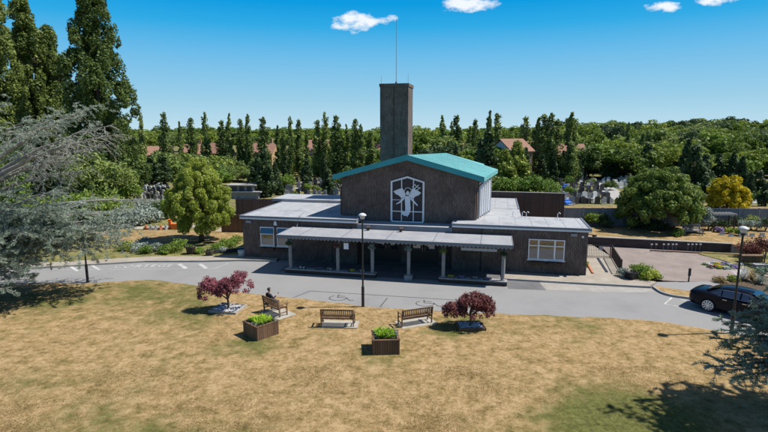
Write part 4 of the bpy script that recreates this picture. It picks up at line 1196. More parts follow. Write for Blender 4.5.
def build_car():
    hd = R(-50); c, s = math.cos(hd), math.sin(hd)
    ax = Vector((18.14, 27.40)) + .80 * Vector((-s * -1 * -1, c)) if False else Vector((18.14 + .80 * .766, 27.40 + .80 * .643))
    ctr = ax + 1.40 * Vector((c, s))
    t = thing('saloon_car', (ctr.x, ctr.y, .006), 'black saloon car with pale multi-spoke wheels parked on the drive at the right', 'car', None, hd)
    xs = [-2.46, -2.40, -2.25, -1.95, -1.6, -1.2, -.7, -.1, .5, 1.0, 1.35, 1.75, 2.1, 2.32, 2.44]
    zt = [.86, .97, 1.045, 1.07, 1.07, 1.05, 1.0, .97, .96, .97, .96, .90, .82, .74, .62]
    hw = [.66, .78, .87, .915, .93, .935, .935, .935, .935, .935, .93, .91, .85, .74, .58]
    zb = [.42, .34, .27, .22, .2, .19, .19, .19, .19, .19, .2, .21, .22, .25, .32]
    rings = []
    for x, z, w, b in zip(xs, zt, hw, zb):
        mid = b + (z - b) * .5
        half = [(0, b), (w * .86, b), (w * .965, b + .07), (w * 1.0, mid - .05), (w * .995, mid + .1), (w * .955, z - .07), (w * .88, z - .015), (w * .5, z + .012), (0, z + .02)]
        rings.append([(x, y, zz) for y, zz in half] + [(x, -y, zz) for y, zz in half[-2:0:-1]])
    m = MB(); n = len(rings[0]); vs = [p for r in rings for p in r]; fs = []
    for i in range(len(rings) - 1):
        for k in range(n): fs.append((i * n + k, i * n + (k + 1) % n, (i + 1) * n + (k + 1) % n, (i + 1) * n + k))
    fs += [tuple(range(n))[::-1], tuple((len(rings) - 1) * n + k for k in range(n))]
    m.add(vs, fs); body = m.build('body', 'car_paint', t, smooth=True)
    axles = (-1.40, 1.51)
    # wheel openings cut through the body
    cm = MB()
    for x in axles:
        for sd in (-1, 1): cm.tube([(x, sd * .62, .35), (x, sd * 1.2, .35)], .385, 28)
    cut = cm.build('cut', 'black_metal', t)
    bo = body.modifiers.new('b', 'BOOLEAN'); bo.operation = 'DIFFERENCE'; bo.object = cut; bo.solver = 'EXACT'
    bpy.context.view_layer.update(); dg = bpy.context.evaluated_depsgraph_get()
    me = bpy.data.meshes.new_from_object(body.evaluated_get(dg)); body.modifiers.clear(); body.data = me
    bpy.data.objects.remove(cut)
    for p in me.polygons: p.use_smooth = True
    try: me.set_sharp_from_angle(angle=R(38))
    except Exception: pass
    # cabin
    cx = [-1.72, -1.45, -1.05, -.75, -.3, .15, .45, .85, 1.22]
    ct = [1.09, 1.22, 1.36, 1.425, 1.46, 1.455, 1.42, 1.22, 1.0]
    ctw = [.62, .57, .55, .56, .57, .57, .57, .60, .66]; cbw = [.74, .80, .84, .86, .865, .865, .86, .84, .78]
    zb_ = .96; rings = []
    def side(i, f):
        a = (cbw[i], zb_); b = (ctw[i] + .05, max(zb_ + .03, ct[i] - .07)); return a[0] + (b[0] - a[0]) * f, a[1] + (b[1] - a[1]) * f
    for i, x in enumerate(cx):
        half = [(cbw[i], zb_), side(i, .5), side(i, 1.0), (ctw[i] - .04, ct[i] - .018), (0, ct[i])]
        rings.append([(x, y, z) for y, z in half] + [(x, -y, z) for y, z in half[-2::-1]])
    m = MB(); n = len(rings[0]); vs = [p for r in rings for p in r]; fs = []
    for i in range(len(rings) - 1):
        for k in range(n - 1): fs.append((i * n + k, i * n + k + 1, (i + 1) * n + k + 1, (i + 1) * n + k))
    fs += [tuple(range(n))[::-1], tuple((len(rings) - 1) * n + k for k in range(n))]
    m.add(vs, fs); m.build('roof', 'car_paint', t, smooth=True)
    def at_x(x, f, off=.008):
        for i in range(len(cx) - 1):
            if cx[i] <= x <= cx[i + 1]:
                u = (x - cx[i]) / (cx[i + 1] - cx[i]); a = side(i, f); b = side(i + 1, f)
                return (x, a[0] + (b[0] - a[0]) * u + off, a[1] + (b[1] - a[1]) * u + off * .4)
    for sd in (-1, 1):
        for grp in ([(-1.40, .15, .30), (-1.2, .12, .72), (-.98, .12, .86), (-.86, .12, .9)], [(-.80, .12, .9), (-.5, .12, .92), (-.15, .12, .92), (.02, .12, .92)], [(.10, .12, .92), (.3, .12, .92), (.55, .12, .90), (.80, .12, .80), (1.02, .15, .45)]):
            m = MB(); lo = [at_x(x, f0) for x, f0, f1 in grp]; hi = [at_x(x, f1) for x, f0, f1 in grp]; k = len(grp)
            pts = [(p[0], p[1] * sd, p[2]) for p in lo + hi]
            m.add(pts, [(i, i + 1, k + i + 1, k + i) for i in range(k - 1)]); m.build('window', 'car_glass', t)
        m = MB(); line = [at_x(x, .93, .012) for x in np.linspace(-1.15, .85, 12)]; line = [at_x(-1.5, .2, .012)] + line
        m.tube([(p[0], p[1] * sd, p[2]) for p in line], .010, 5); line = [at_x(x, .09, .012) for x in np.linspace(-1.5, 1.05, 12)]; m.tube([(p[0], p[1] * sd, p[2]) for p in line], .010, 5)
        m.build('window_trim', 'chrome', t)
        m = MB(); m.box((.82, sd * .98, 1.03), (.16, .2, .13), rz=sd * R(8)); m.build('wing_mirror', 'car_paint', t, bevel=.03)
        for x in (-.62, .30): m = MB(); m.box((x, sd * .945, .86), (.2, .03, .03)); m.build('door_handle', 'chrome', t)
        for x in (-1.02, -.02, .98): m = MB(); m.box((x, sd * .937, .6), (.008, .006, .62)); m.build('door_seam', 'tyre', t)
        m = MB(); m.box((-2.33, sd * .68, .83), (.2, .26, .13), rz=-sd * R(25)); m.build('tail_light', 'tail_lens', t, bevel=.02)
        m = MB(); m.box((2.28, sd * .62, .66), (.26, .26, .11), rz=-sd * R(30)); m.build('headlight', 'opal', t, bevel=.02)
        m = MB(); m.tube([(-2.44, sd * .5, .33), (-2.5, sd * .5, .33)], .05, 10); m.build('exhaust', 'chrome', t)
        for x in axles:
            wh = MB(); cyl = [(.30, -.11), (.345, -.09), (.35, 0), (.345, .09), (.30, .11)]
            rr = []
            w0 = MB(); w0.lathe(cyl, n=28); w0.v = [(p[0], p[2], p[1]) for p in w0.v]
            o = w0.build('wheel', 'tyre', t, smooth=True); o.location = (x, sd * .835, .35)
            r = MB(); r.lathe([(.262, -.02), (.275, .0), (.262, .022)], n=28)
            ring = MB(); k = 28
            rv = [(q * math.cos(6.283 * i / k), y, q * math.sin(6.283 * i / k)) for q, y in ((.285, sd * .112), (.255, sd * .118), (.25, sd * .05)) for i in range(k)]
            ring.add(rv, [(a * k + i, a * k + (i + 1) % k, (a + 1) * k + (i + 1) % k, (a + 1) * k + i) for a in range(2) for i in range(k)])
            for q in range(10):
                a = 6.283 * q / 10
                for da in (-.10, .10): ring.bar((.05 * math.cos(a), sd * .105, .05 * math.sin(a)), (.265 * math.cos(a + da), sd * .112, .265 * math.sin(a + da)), .03, .03)
            ring.tube([(0, sd * .08, 0), (0, sd * .12, 0)], [.075, .06], 14)
            ri = ring.build('rim', 'alloy', o)
    for xa, za, xb, zc, wa, wb, nm in ((-1.70, 1.085, -1.06, 1.37, .60, .52, 'rear_window'), (1.20, 1.005, .47, 1.425, .66, .54, 'windscreen')):
        m = MB(); up = Vector((zc - za, 0, abs(xb - xa))).normalized() * .012
        if xa > 0: up.x = abs(up.x)
        else: up.x = -abs(up.x)
        zs = lambda f: za + (zc - za) * f + .03 * math.sin(f * math.pi)
        pts = []
        for f in (0.05, .35, .65, .95):
            x = xa + (xb - xa) * f; w = wa + (wb - wa) * f
            pts += [(x + up.x, -w, zs(f) + up.z), (x + up.x, 0, zs(f) + up.z + .02), (x + up.x, w, zs(f) + up.z)]
        m.add(pts, [(r_ * 3 + q, r_ * 3 + q + 1, r_ * 3 + q + 4, r_ * 3 + q + 3) for r_ in range(3) for q in range(2)]); m.build(nm, 'car_glass', t, smooth=True)
    m = MB(); m.box((-2.475, 0, .64), (.02, .52, .11)); m.build('number_plate', 'plate_yellow', t)
    m = MB(); m.box((2.44, 0, .5), (.05, .7, .22)); m.build('grille', 'tyre', t)
    m = MB(); m.box((0, 0, .24), (3.9, 1.2, .12)); m.build('underbody', 'tyre', t)


build_car()


# ------------------------------------------------------------------ the two blue cedars
def cedar(name, loc, label, limbs, seed, mat, trunk_h, trunk_r, bark, tuft, per, lean=(0, 0), width=.16):
    """limbs: (start z, end point relative to loc, bare fraction, spread of side branches, needle density)"""
    rng = np.random.default_rng(seed); t = thing(name, loc, label, 'tree')
    m = MB(); m.tube([(0, 0, -.1), (0, 0, trunk_h * .3), (lean[0] * .5, lean[1] * .5, trunk_h * .65), (*lean, trunk_h)], [trunk_r * 1.2, trunk_r, trunk_r * .6, .04], 12); m.build('trunk', bark, t, smooth=True)
    wood = MB(); P = []; D = []
    for (z0, end, bare, spread, dens) in limbs:
        a = Vector((0, 0, z0)); b = Vector(end); L = (b - a).length; d = (b - a).normalized(); h = Vector((-d.y, d.x, 0)).normalized()
        n = max(6, int(L / .8)); pts = []; wob = rng.normal(size=3) * .25
        for i in range(n + 1):
            f = i / n
            p = a.lerp(b, f) + Vector((0, 0, math.sin(f * math.pi) * .06 * L)) + h * (math.sin(f * 5 + wob[0] * 8) * .10 * f * L * .15) + Vector(rng.normal(size=3) * .05 * f)
            pts.append(p)
        rad = [max(.014, .028 * L ** .75 * (1 - .9 * i / n)) for i in range(n + 1)]
        wood.tube(pts, rad, 7)
        nb = int(L * (4.0 if dens > .45 else 2.6))
        for k in range(nb):
            f = bare + (1 - bare) * (k + rng.random()) / nb
            i = min(n - 1, int(f * n)); p = pts[i].lerp(pts[i + 1], f * n - i)
            sd = 1 if rng.random() < .5 else -1
            bl = spread * L * (.25 + .75 * rng.random()) * (1.15 - .75 * f) + .25
            dd = (d * rng.uniform(.0, .9) + h * sd * rng.uniform(.35, 1.2) + Vector((0, 0, rng.uniform(-.55, .35)))).normalized()
            q1 = p + dd * bl * .5; q2 = p + dd * bl + Vector((0, 0, -bl * rng.uniform(.05, .50)))
            wood.tube([p, q1, q2], [.012 + .006 * bl, .010, .004], 4, cap=False)
            sub = [(p, q1, q2)]
            for _ in range(int(bl * (3.0 if dens > .45 else 4.6))):      # finer sprays, fairly flat
                g = rng.random(); o = (p.lerp(q1, g * 2) if g < .5 else q1.lerp(q2, g * 2 - 1)); sl = bl * rng.uniform(.15, .42) if dens > .45 else bl * rng.uniform(.2, .6)
                s2 = (dd * rng.uniform(.3, 1) + dd.cross(Vector((0, 0, 1))) * rng.choice([-1, 1]) * rng.uniform(.4, 1) + Vector((0, 0, rng.uniform(-.35, .15) if dens > .45 else rng.uniform(-1.1, .1)))).normalized()
                e = o + s2 * sl; wood.tube([o, e], [.007, .003], 3, cap=False); sub.append((o, o.lerp(e, .5), e))
            for (u, v, w) in sub:
                ln = (w - u).length; c = int(ln * per * dens * rng.uniform(.3, 1.6)) + (1 if dens > .3 else 0)
                for _ in range(c):
                    g = rng.random() ** .8; o = (u.lerp(v, g * 2) if g < .5 else v.lerp(w, g * 2 - 1)); P.append(tuple(o)); D.append(tuple((w - u).normalized()))
    wood.build('limbs', bark, t)
    P = np.array(P); D = np.array(D); k = 5
    P = np.repeat(P, k, 0); D = np.repeat(D, k, 0); n = len(P)
    P = P + rng.normal(size=(n, 3)) * np.array([.035, .035, .02])
    dr = norm(D * .5 + rng.normal(size=(n, 3)) * np.array([.8, .8, .45]) + np.array([0, 0, .25])); ln = tuft * (.6 + .8 * rng.random(n))[:, None]
    sdv = norm(np.cross(dr, rng.normal(size=(n, 3)))) * (tuft * width)
    quads_object('needles', np.stack([P - sdv, P + sdv, P + dr * ln + sdv * .35, P + dr * ln - sdv * .35], 1), mat, t)
    return t


def left_cedar():
    loc = Vector((-27.5, 31.5, 0)); L = []
    def lim(z0, px, py, Y, bare, spread, dens): e = aty(px, py, Y) - loc; L.append((z0, tuple(e), bare, spread, dens))
    # upper, largely bare limbs reaching right
    lim(5.0, 97, 106, 27.6, .5, .17, .44); lim(5.6, 62, 112, 33.0, .5, .2, .44); lim(5.0, 113, 124, 31.5, .55, .24, .22); lim(6.0, 34, 116, 31.0, .35, .24, .34); lim(7.2, 10, 98, 32.0, .35, .26, .4)
    lim(4.9, 104, 146, 31.5, .5, .24, .14); lim(4.6, 92, 170, 32.0, .5, .27, .08); lim(5.0, 45, 140, 33.0, .4, .24, .4); lim(4.4, 38, 165, 31.0, .4, .26, .42); lim(4.8, 118, 134, 28.2, .55, .18, .1); lim(4.8, 78, 158, 31.0, .45, .26, .06)
    # long low boughs
    lim(3.4, 150, 200, 33.5, .62, .12, .3); lim(3.0, 128, 212, 32.5, .4, .18, .6); lim(2.8, 130, 226, 31.5, .35, .2, .75); lim(2.6, 118, 243, 30.5, .3, .24, .95); lim(2.7, 112, 214, 30.5, .3, .25, .9)
    lim(2.6, 96, 230, 29.5, .25, .28, 1.2); lim(2.4, 84, 250, 29.0, .2, .28, 1.2); lim(2.6, 72, 207, 29.0, .25, .3, 1.1); lim(2.2, 58, 240, 28.0, .2, .3, 1.3); lim(2.4, 44, 210, 28.0, .2, .3, 1.2)
    lim(2.0, 44, 262, 28.0, .15, .3, 1.2); lim(2.1, 26, 232, 27.0, .15, .32, 1.3); lim(1.9, 22, 282, 27.0, .15, .3, 1.2); lim(1.9, 5, 258, 26.5, .15, .32, 1.3); lim(3.6, 16, 190, 28.0, .2, .3, .8); lim(1.7, -8, 292, 26.0, .15, .3, 1.2)
    lim(1.7, -20, 240, 26.0, .15, .3, 1.2); lim(2.6, 60, 190, 29.5, .3, .3, .6); lim(2.6, 118, 236, 29.2, .3, .24, 1.0)
    lim(2.6, 20, 215, 29.5, .2, .3, 1.1); lim(2.3, 66, 226, 30.5, .25, .28, 1.1); lim(2.3, 104, 246, 30.0, .3, .24, 1.0); lim(2.2, 34, 248, 29.0, .2, .3, 1.2)
    for (x, y, z) in ((-5, 3, 5), (-6, -2, 4), (-3, 6, 6), (-2, 5, 9), (1.5, 3, 11), (-3, -2, 8), (1, -3, 8.5)): L.append((z - 1, (x, y, z), .2, .28, .7))
    cedar('blue_cedar', loc, 'large blue-grey cedar at the left edge with long half-bare boughs reaching over the lawn', L, 31, 'needle_blue', 13.5, .42, 'pale_bark', .098, 15)


def right_cedar():
    loc = Vector((17.2, 16.2, 0)); L = []
    def lim(z0, px, py, Y, bare, spread, dens): e = aty(px, py, Y) - loc; L.append((z0, tuple(e), bare, spread, dens))
    for (px, py, Y) in ((706, 367, 16.8), (716, 372, 16.5), (722, 331, 17.5), (735, 312, 18.2), (742, 345, 17.2), (752, 300, 18.5), (768, 290, 18.8), (722, 322, 18.0), (738, 362, 16.6), (754, 326, 17.6), (760, 352, 16.8), (770, 372, 16.0), (764, 312, 18.2), (778, 330, 17.0), (745, 336, 18.0), (732, 378, 16.2), (728, 349, 17.4), (750, 316, 18.4), (756, 338, 17.8), (762, 362, 16.4), (748, 356, 17.0), (766, 322, 17.6), (771, 346, 16.9), (758, 306, 18.7), (740, 326, 18.2), (714, 340, 17.6)):
        z0 = max(.6, aty(px, py, Y).z - .3); lim(z0, px, py, Y, .2, .22, 1.25)
    rng = np.random.default_rng(5)
    for k in range(26):        # the rest of the tree stands outside the picture and throws the shadow on the lawn
        z = 1.5 + 9.5 * k / 26; a = k * 2.4; ln = (4.6 if z < 8 else 4.6 * (12.2 - z) / 4.2) * rng.uniform(.75, 1.1)
        e = (ln * math.cos(a), ln * math.sin(a), z + .2)
        X, Y = loc.x + e[0], loc.y + e[1]
        if X < .80 * Y and z < 8.5 or X < .72 * Y: continue
        L.append((z, e, .15, .27, 1.5))
    for k in range(110):  # unseen boughs added and aimed so their shadow thickens on the lawn
        gx, gy = rng.uniform(7.6, 14), rng.uniform(13.2, 18.8); h = rng.uniform(6.2, 10.0)
        if gx < 7.4 + abs(gy - 14.8) * .75: continue
        X, Y = gx + .672 * h, gy + .048 * h
        if X < .79 * Y + .35: continue
        L.append((h - 1.0, (X - loc.x, Y - loc.y, h), .1, .42, 2.6))
    cedar('blue_cedar', loc, 'blue-green cedar at the right edge, its lower boughs half covering the parked saloon', L, 32, 'needle_teal', 12.5, .3, 'bark', .075, 30)


left_cedar(); right_cedar()


# ------------------------------------------------------------------ court, walls and garden on the right
def fence_run(a, b, z, h, label, mat='concrete_panel', bay=1.85, post=.13, wave=0):
    a = Vector(a); b = Vector(b); d = b - a; L = d.length; ang = math.atan2(d.y, d.x)
    t = thing('panel_fence', (a.x, a.y, z), label, 'fence', None, ang); n = max(1, round(L / bay)); w = L / n
    for k in range(n):
        m = MB(); m.box((w * (k + .5), 0, h / 2), (w - post, .06, h)); m.build('panel', mat, t)
    for k in range(n + 1):
        m = MB(); m.box((w * k, 0, h / 2 + .03), (post - .008, .13, h + .06)); m.build('post', 'grey_stone' if mat == 'concrete_panel' else mat, t)
    return t


def railing(a, b, h, label, name='metal_railing', n=None, notice=False):
    a = Vector(a); b = Vector(b); d = b - a; L = d.length; t = thing(name, (*a, .1), label, 'gate' if 'gate' in name else 'railing', None, math.atan2(d.y, d.x))
    m = MB(); m.box((L / 2, 0, h - .02), (L, .05, .04)); m.box((L / 2, 0, .1), (L, .05, .04)); m.build('rail', 'rail_metal', t)
    m = MB(); k = n or int(L / .13)
    for i in range(1, k): m.box((L * i / k, 0, h / 2 + .04), (.022, .022, h - .16))
    m.build('bars', 'rail_metal', t)
    for x in (0, L): m = MB(); m.box((x, 0, h / 2 + .02), (.075, .075, h + .04)); m.build('post', 'rail_metal', t)
    if notice: m = MB(); m.box((L * .68, -.035, h * .78), (.3, .02, .3)); m.build('notice', 'stone_white', t)
    return t


def low_bush(name, loc, w, h, label, mat, seed, n=1800, leaf=.07, group=None, cat='bush', K=16, flat=.8):
    rng = np.random.default_rng(seed); t = thing(name, loc, label, cat, group)
    quads_object('foliage', round_quads(rng, w, h, 0, n, leaf, K), mat, t)
    m = MB()
    for k in range(4):
        a = rng.random() * 6.28; m.tube([(0, 0, -.05), (math.cos(a) * w * .15, math.sin(a) * w * .15, h * .35), (math.cos(a) * w * .3, math.sin(a) * w * .3, h * .7)], [.03, .022, .008], 5)
    m.build('stem', 'bark', t)
    return t


def right_side():
    # low brick retaining wall with sloping end
    t = thing('low_brick_wall', (0, 0, 0), 'low dark brick retaining wall along the far side of the gravel court', 'wall')
    a = Vector((13.9, 45.1)); b = Vector((28.55, 41.15)); d = (b - a).normalized(); s = Vector((-d.y, d.x)) * .13
    m = MB(); m.prism([tuple(a + s), tuple(a - s), tuple(b - s), tuple(b + s)], 0, .74); m.build('wall_face', 'low_wall_brick', t)
    s2 = s * 1.2; m = MB(); m.prism([tuple(a + s2), tuple(a - s2), tuple(b - s2), tuple(b + s2)], .74, .80); m.build('coping', 'kerb_stone', t)
    m = MB(); c = b + d * 1.1; q0, q1, q2, q3 = b - s, b + s, c + s, c - s
    m.add([(*q0, 0), (*q1, 0), (*q2, 0), (*q3, 0), (*q0, .72), (*q1, .72), (*q2, .12), (*q3, .12)], [(0, 3, 2, 1), (4, 5, 6, 7), (0, 1, 5, 4), (1, 2, 6, 5), (2, 3, 7, 6), (3, 0, 4, 7)]); m.build('wall_end', 'grey_stone', t)
    k1 = Vector(at(650, 251)); k2 = Vector(at(740, 255.5)); m = MB(); m.bar((k1.x, k1.y, .05), (k2.x, k2.y, .05), .12, .12)
    tag(m.build('kerb', 'tile_roof'), 'low reddish kerb at the foot of the low brick wall', 'kerb', None, 'structure')
    # white topped memorial stakes standing before the wall
    px = [651, 655.5, 663, 667.5, 672, 675.5, 687.5, 691.5, 695.5, 699.5]
    for i, x in enumerate(px):
        p = at(x, 252.2); t = thing('memorial_stake', p, 'white topped memorial stake before the low brick wall, one of the six-strong left cluster' if i < 6 else 'white topped memorial stake before the low brick wall, one of the four-strong right cluster', 'stake', 'memorial stakes left cluster' if i < 6 else 'memorial stakes right cluster')
        m = MB(); m.tube([(0, 0, 0), (0, 0, .62)], .014, 6); m.build('stem', 'grey_stone', t)
        m = MB(); m.box((0, -.02, .68), (.17, .03, .11), rx=R(-20)); m.build('plaque', 'stone_white', t)
    # gate and railings beside the right wing
    railing((15.35, 39.2), (17.72, 39.05), 1.0, 'brown metal gate between the right wing and the railing, with a pale notice', 'metal_gate', notice=True)
    railing((17.82, 39.0), (16.5, 34.5), 1.0, 'brown metal railing running from the gate towards the road')
    for (x, y, l, mat) in ((14.35, 35.6, 'small green shrub at the corner of the right wing', 'leaf_bush'),): low_bush('shrub', (x, y, .1), .55, .8, l, mat, 61, 700, .05)
    m = MB(); m.box((14.95, 36.1, .14), (.12, 3.2, .1), rz=R(-14)); tag(m.build('kerb', 'terracotta'), 'thin red brick edging beside the right wing', 'kerb', None, 'structure')
    m = MB(); m.box((16.2, 36.9, .135), (.14, 4.2, .06), rz=R(-14)); tag(m.build('drain_channel', 'dark_stone'), 'dark drain strip along the paved path to the gate', 'drain', None, 'structure')
    # black tub with shrubs by the railing
    p = at(631, 280); t = thing('plant_tub', p, 'black tub standing among yellow-green shrubs at the end of the railing', 'tub')
    m = MB(); m.lathe([(.30, 0), (.34, .1), (.42, .55), (.46, .6), (.42, .6), (.38, .5)], n=16); m.build('tub', 'black_metal', t, smooth=True)
    low_bush('shrub', at(624, 278), .9, .75, 'grey-green shrub left of the black tub', 'leaf_silver', 62, 900, .05); low_bush('shrub', at(641, 278.5), 1.5, .95, 'olive green shrub right of the black tub', 'leaf_bush', 63, 1600, .055)
    low_bush('shrub', at(650, 281), 1.2, .7, 'yellow flowering shrub right of the black tub', 'leaf_golden', 64, 1400, .05); low_bush('shrub', at(637, 275), 1.0, .9, 'yellowish shrub behind the black tub', 'leaf_bush', 66, 1200, .05)
    low_bush('shrub', at(656, 280), .8, .5, 'small low shrub at the right end of the clump by the black tub', 'leaf_olive', 67, 800, .05)
    # slim black bollard sign on the apron and small cones
    p = at(688.5, 282); t = thing('bollard_sign', p, 'slim black bollard sign at the edge of the gravel court', 'bollard')
    m = MB(); m.tube([(0, 0, 0), (0, 0, .95)], [.05, .045], 8); m.build('post', 'black_metal', t)
    m = MB(); m.box((0, -.02, .68), (.17, .04, .5)); m.build('plate', 'black_metal', t)
    # tributes laid on the gravel
    cols = ['petal_white', 'petal_white', 'petal_yellow', 'petal_yellow', 'petal_purple', 'petal_white', 'petal_purple', 'petal_white', 'petal_purple', 'petal_white', 'petal_yellow', 'petal_red', 'petal_purple', 'petal_white']
    fl = [(706, 265, 'leftmost'), (710, 266.5, 'second from the left'), (716, 267, 'the yellow one left of centre'), (720, 268.5, 'the large yellow one in the middle'), (725, 264.5, 'the lilac one at the back'), (726, 269, 'the white and green one in the front'), (733, 267, 'the lilac one on the right'), (714, 264, 'the white one at the back'), (736, 268.5, 'the rightmost lilac one'), (730, 266, 'the white one right of centre'), (718.5, 265, 'the small yellow one at the back'), (712.5, 268, 'the red one near the front'), (722, 266.5, 'the lilac one in the centre'), (739, 265.5, 'the far right white one')]
    for i, ((x, y, w), mt) in enumerate(zip(fl, cols)):
        rng = np.random.default_rng(80 + i); sc = 1.35 if 'large' in w else 1.0
        t = thing('flower_tribute', at(x, y), 'flower tribute laid on the gravel court, ' + w, 'flowers', 'flower tributes on the gravel court')
        quads_object('flowers', clump_leaves(rng, [(rng.uniform(-.22, .22) * sc, rng.uniform(-.14, .14) * sc, .1) for _ in range(6)], .11 * sc, 260, .045), mt, t)
        quads_object('foliage', clump_leaves(rng, [(rng.uniform(-.3, .3) * sc, rng.uniform(-.2, .2) * sc, .05) for _ in range(5)], .12 * sc, 200, .05), 'leaf_silver' if i % 3 else 'leaf_bush', t)
    # bank and garden behind
    T = .72
    fence_run((17.6, 49.4), (40.0, 48.8), T, 1.78, 'grey concrete panel fence behind the bank and the round tree')
    low_bush('shrub', at(593, 226.5, T), 1.5, 1.55, 'bright green rounded shrub against the grey fence', 'leaf_bush', 71, 2200, .07); low_bush('shrub', at(604, 227, T), 1.5, 1.35, 'dark green shrub right of the bright one by the fence', 'leaf_dark', 72, 2000, .07)
    low_bush('shrub', at(640, 228, T), 2.4, 1.1, 'dark low shrub under the round tree', 'leaf_dark', 73, 2200, .07); low_bush('shrub', at(656, 229.5, T), 1.8, .9, 'dark low shrub under the round tree, right of another', 'leaf_dark', 77, 1600, .07)
    low_bush('shrub', at(678, 237, T * .9), .95, .75, 'small round green shrub on the dry bank left of the grey bench', 'leaf_bush', 74, 1400, .05)
    low_bush('shrub', at(703, 232.5, T), 1.7, 2.5, 'silvery green tall shrub right of the grey bench', 'leaf_silver', 75, 3200, .07)
    p = at(692, 235, T); make_bench('park_bench', p, R(176), 'grey weathered bench on the dry bank by the silvery shrub', 1.55, 'grey_wood', None)
    # pergola
    a = at(714.5, 231.5, T); b = at(732.5, 231, T); t = thing('pergola', (a + b) / 2, 'small dark timber pergola with a pale top against the grey fence', 'pergola'); w = (b - a).length / 2
    for sx in (-1, 1):
        for y in (0, .8): m = MB(); m.box((sx * w, y, .75), (.09, .09, 1.5)); m.build('post', 'brown_boards', t)
    m = MB(); m.box((0, 0, 1.54), (2 * w + .4, .1, .1)); m.box((0, .8, 1.54), (2 * w + .4, .1, .1))
    for k in range(7): m.box((-w + 2 * w * k / 6, .4, 1.63), (.07, 1.1, .07))
    m.build('top', 'stone_white', t)
    m = MB(); m.box((0, .78, .95), (2 * w - .1, .03, .06)); m.box((0, .78, 1.2), (2 * w - .1, .03, .06)); m.build('rail', 'brown_boards', t)
    for i, (x, y, w_, h_, mt, lb) in enumerate(((718, 232, .8, .55, 'petal_purple', 'low patch of lilac flowers under the pergola'), (729, 233.5, .9, .55, 'leaf_golden', 'low orange-yellow flowering plant right of the pergola'), (739, 235.5, .95, .75, 'leaf_bush', 'green clipped plant beside the top of the right lamp post'),
                                               (746, 231, 1.3, 1.3, 'leaf_silver', 'grey-green shrub with pale flowers against the fence, left'), (756, 230.5, 1.2, 1.2, 'leaf_silver', 'grey-green shrub with pale flowers against the fence, middle'), (765, 231, 1.5, 1.6, 'leaf_dark', 'dark shrub against the fence at the right picture edge'), (751, 229, 1.5, 1.5, 'leaf_olive', 'olive shrub against the fence between two grey-green ones'), (739, 229, 1.3, 1.4, 'leaf_dark', 'dark shrub just right of the pergola'), (711, 230, 1.2, 1.3, 'leaf_dark', 'dark shrub just left of the pergola'), (723, 229, 1.4, 1.0, 'leaf_dark', 'dark plants inside the pergola'), (686, 230, 1.0, .9, 'leaf_dark', 'dark shrub behind the grey bench'))):
        low_bush('shrub', at(x, y, T), w_, h_, lb, mt, 90 + i, 1100, .055)
    for i, (x, y) in enumerate(((722, 235), (731, 236.5), (745, 236), (752, 236.5), (762, 236), (741, 237))):
        m = MB(); m.box((0, 0, .14), (.42, .07, .28), rx=R(-8)); m.box((0, 0, .02), (.5, .22, .05)); o = m.build('memorial_plaque', 'grey_stone'); o.location = at(x, y, T)
        tag(o, 'small grey memorial stone on the dry bank below the pergola and fence', 'memorial', 'memorial stones on the bank')
    # dark red shrubs, brown box and stem on the right lawn
    low_bush('shrub', at(752, 258), 1.9, 1.55, 'dark red rounded shrub above the brown timber box', 'leaf_rusty', 101, 2600, .06); low_bush('shrub', at(765, 257), 1.5, 1.6, 'dark red shrub at the right picture edge', 'leaf_rusty', 102, 2200, .06)
    p = at(750.5, 262.5); t = thing('timber_box', p, 'long brown timber planter box on the green lawn under the red shrub', 'planter')
    m = MB(); m.box((0, 0, .27), (1.5, .5, .54)); m.build('side_panel', 'planter_wood', t); m = MB(); m.box((0, 0, .56), (1.58, .58, .05)); m.build('rim', 'planter_wood', t)
    p = at(763.5, 266); t = thing('young_tree', p, 'slender young tree with a dark red crown at the right picture edge', 'tree')
    m = MB(); m.tube([(0, 0, 0), (.03, 0, .8), (.06, 0, 1.6)], [.05, .04, .02], 7); m.build('trunk', 'bark', t)
    quads_object('crown', round_quads(np.random.default_rng(103), 1.7, 1.2, .95, 1800, .06, 14), 'leaf_rusty', t)
    p = at(766, 268.5); t = thing('stone_slab_seat', p, 'low grey stone slab seat on the green lawn by the young tree', 'seat'); m = MB(); m.box((0, 0, .3), (1.9, .5, .1)); m.build('seat', 'grey_stone', t)
    for sx in (-1, 1): m = MB(); m.box((sx * .7, 0, .125), (.14, .4, .25)); m.build('leg', 'grey_stone', t)
    # spiky bed plants behind the saloon
    def spiky(px, py, r, n, mat, label, seed):
        rng = np.random.default_rng(seed); t = thing('spiky_plant', at(px, py), label, 'plant'); Q = []
        for _ in range(n):
            a = rng.random() * 6.283; el = rng.uniform(.25, 1.4); L = r * rng.uniform(.6, 1.1); d = Vector((math.cos(a) * math.cos(el), math.sin(a) * math.cos(el), math.sin(el))); s = d.cross(Vector((0, 0, 1))).normalized() * .018
            p1 = d * L * .6 + Vector((0, 0, .05)); p2 = d * L + Vector((0, 0, -.12 * L)); o = Vector((0, 0, 0)); Q += [[o - s * .6, o + s * .6, p1 + s, p1 - s], [p1 - s, p1 + s, p2 + s * .15, p2 - s * .15]]
        quads_object('leaves', np.array([[tuple(p) for p in q] for q in Q]), mat, t)
        m = MB(); m.tube([(0, 0, -.02), (0, 0, .1)], [.06, .04], 6); m.build('stem', 'bark', t)
    spiky(752, 281, 1.0, 170, 'grass_blade', 'straw coloured spiky plant in the bed behind the saloon', 111); spiky(742.5, 279.5, 1.15, 130, 'petal_white', 'creamy pampas plant right beside the lamp post', 112); spiky(760, 284, .8, 140, 'leaf_silver', 'silvery spiky plant in the bed at the right edge', 113)
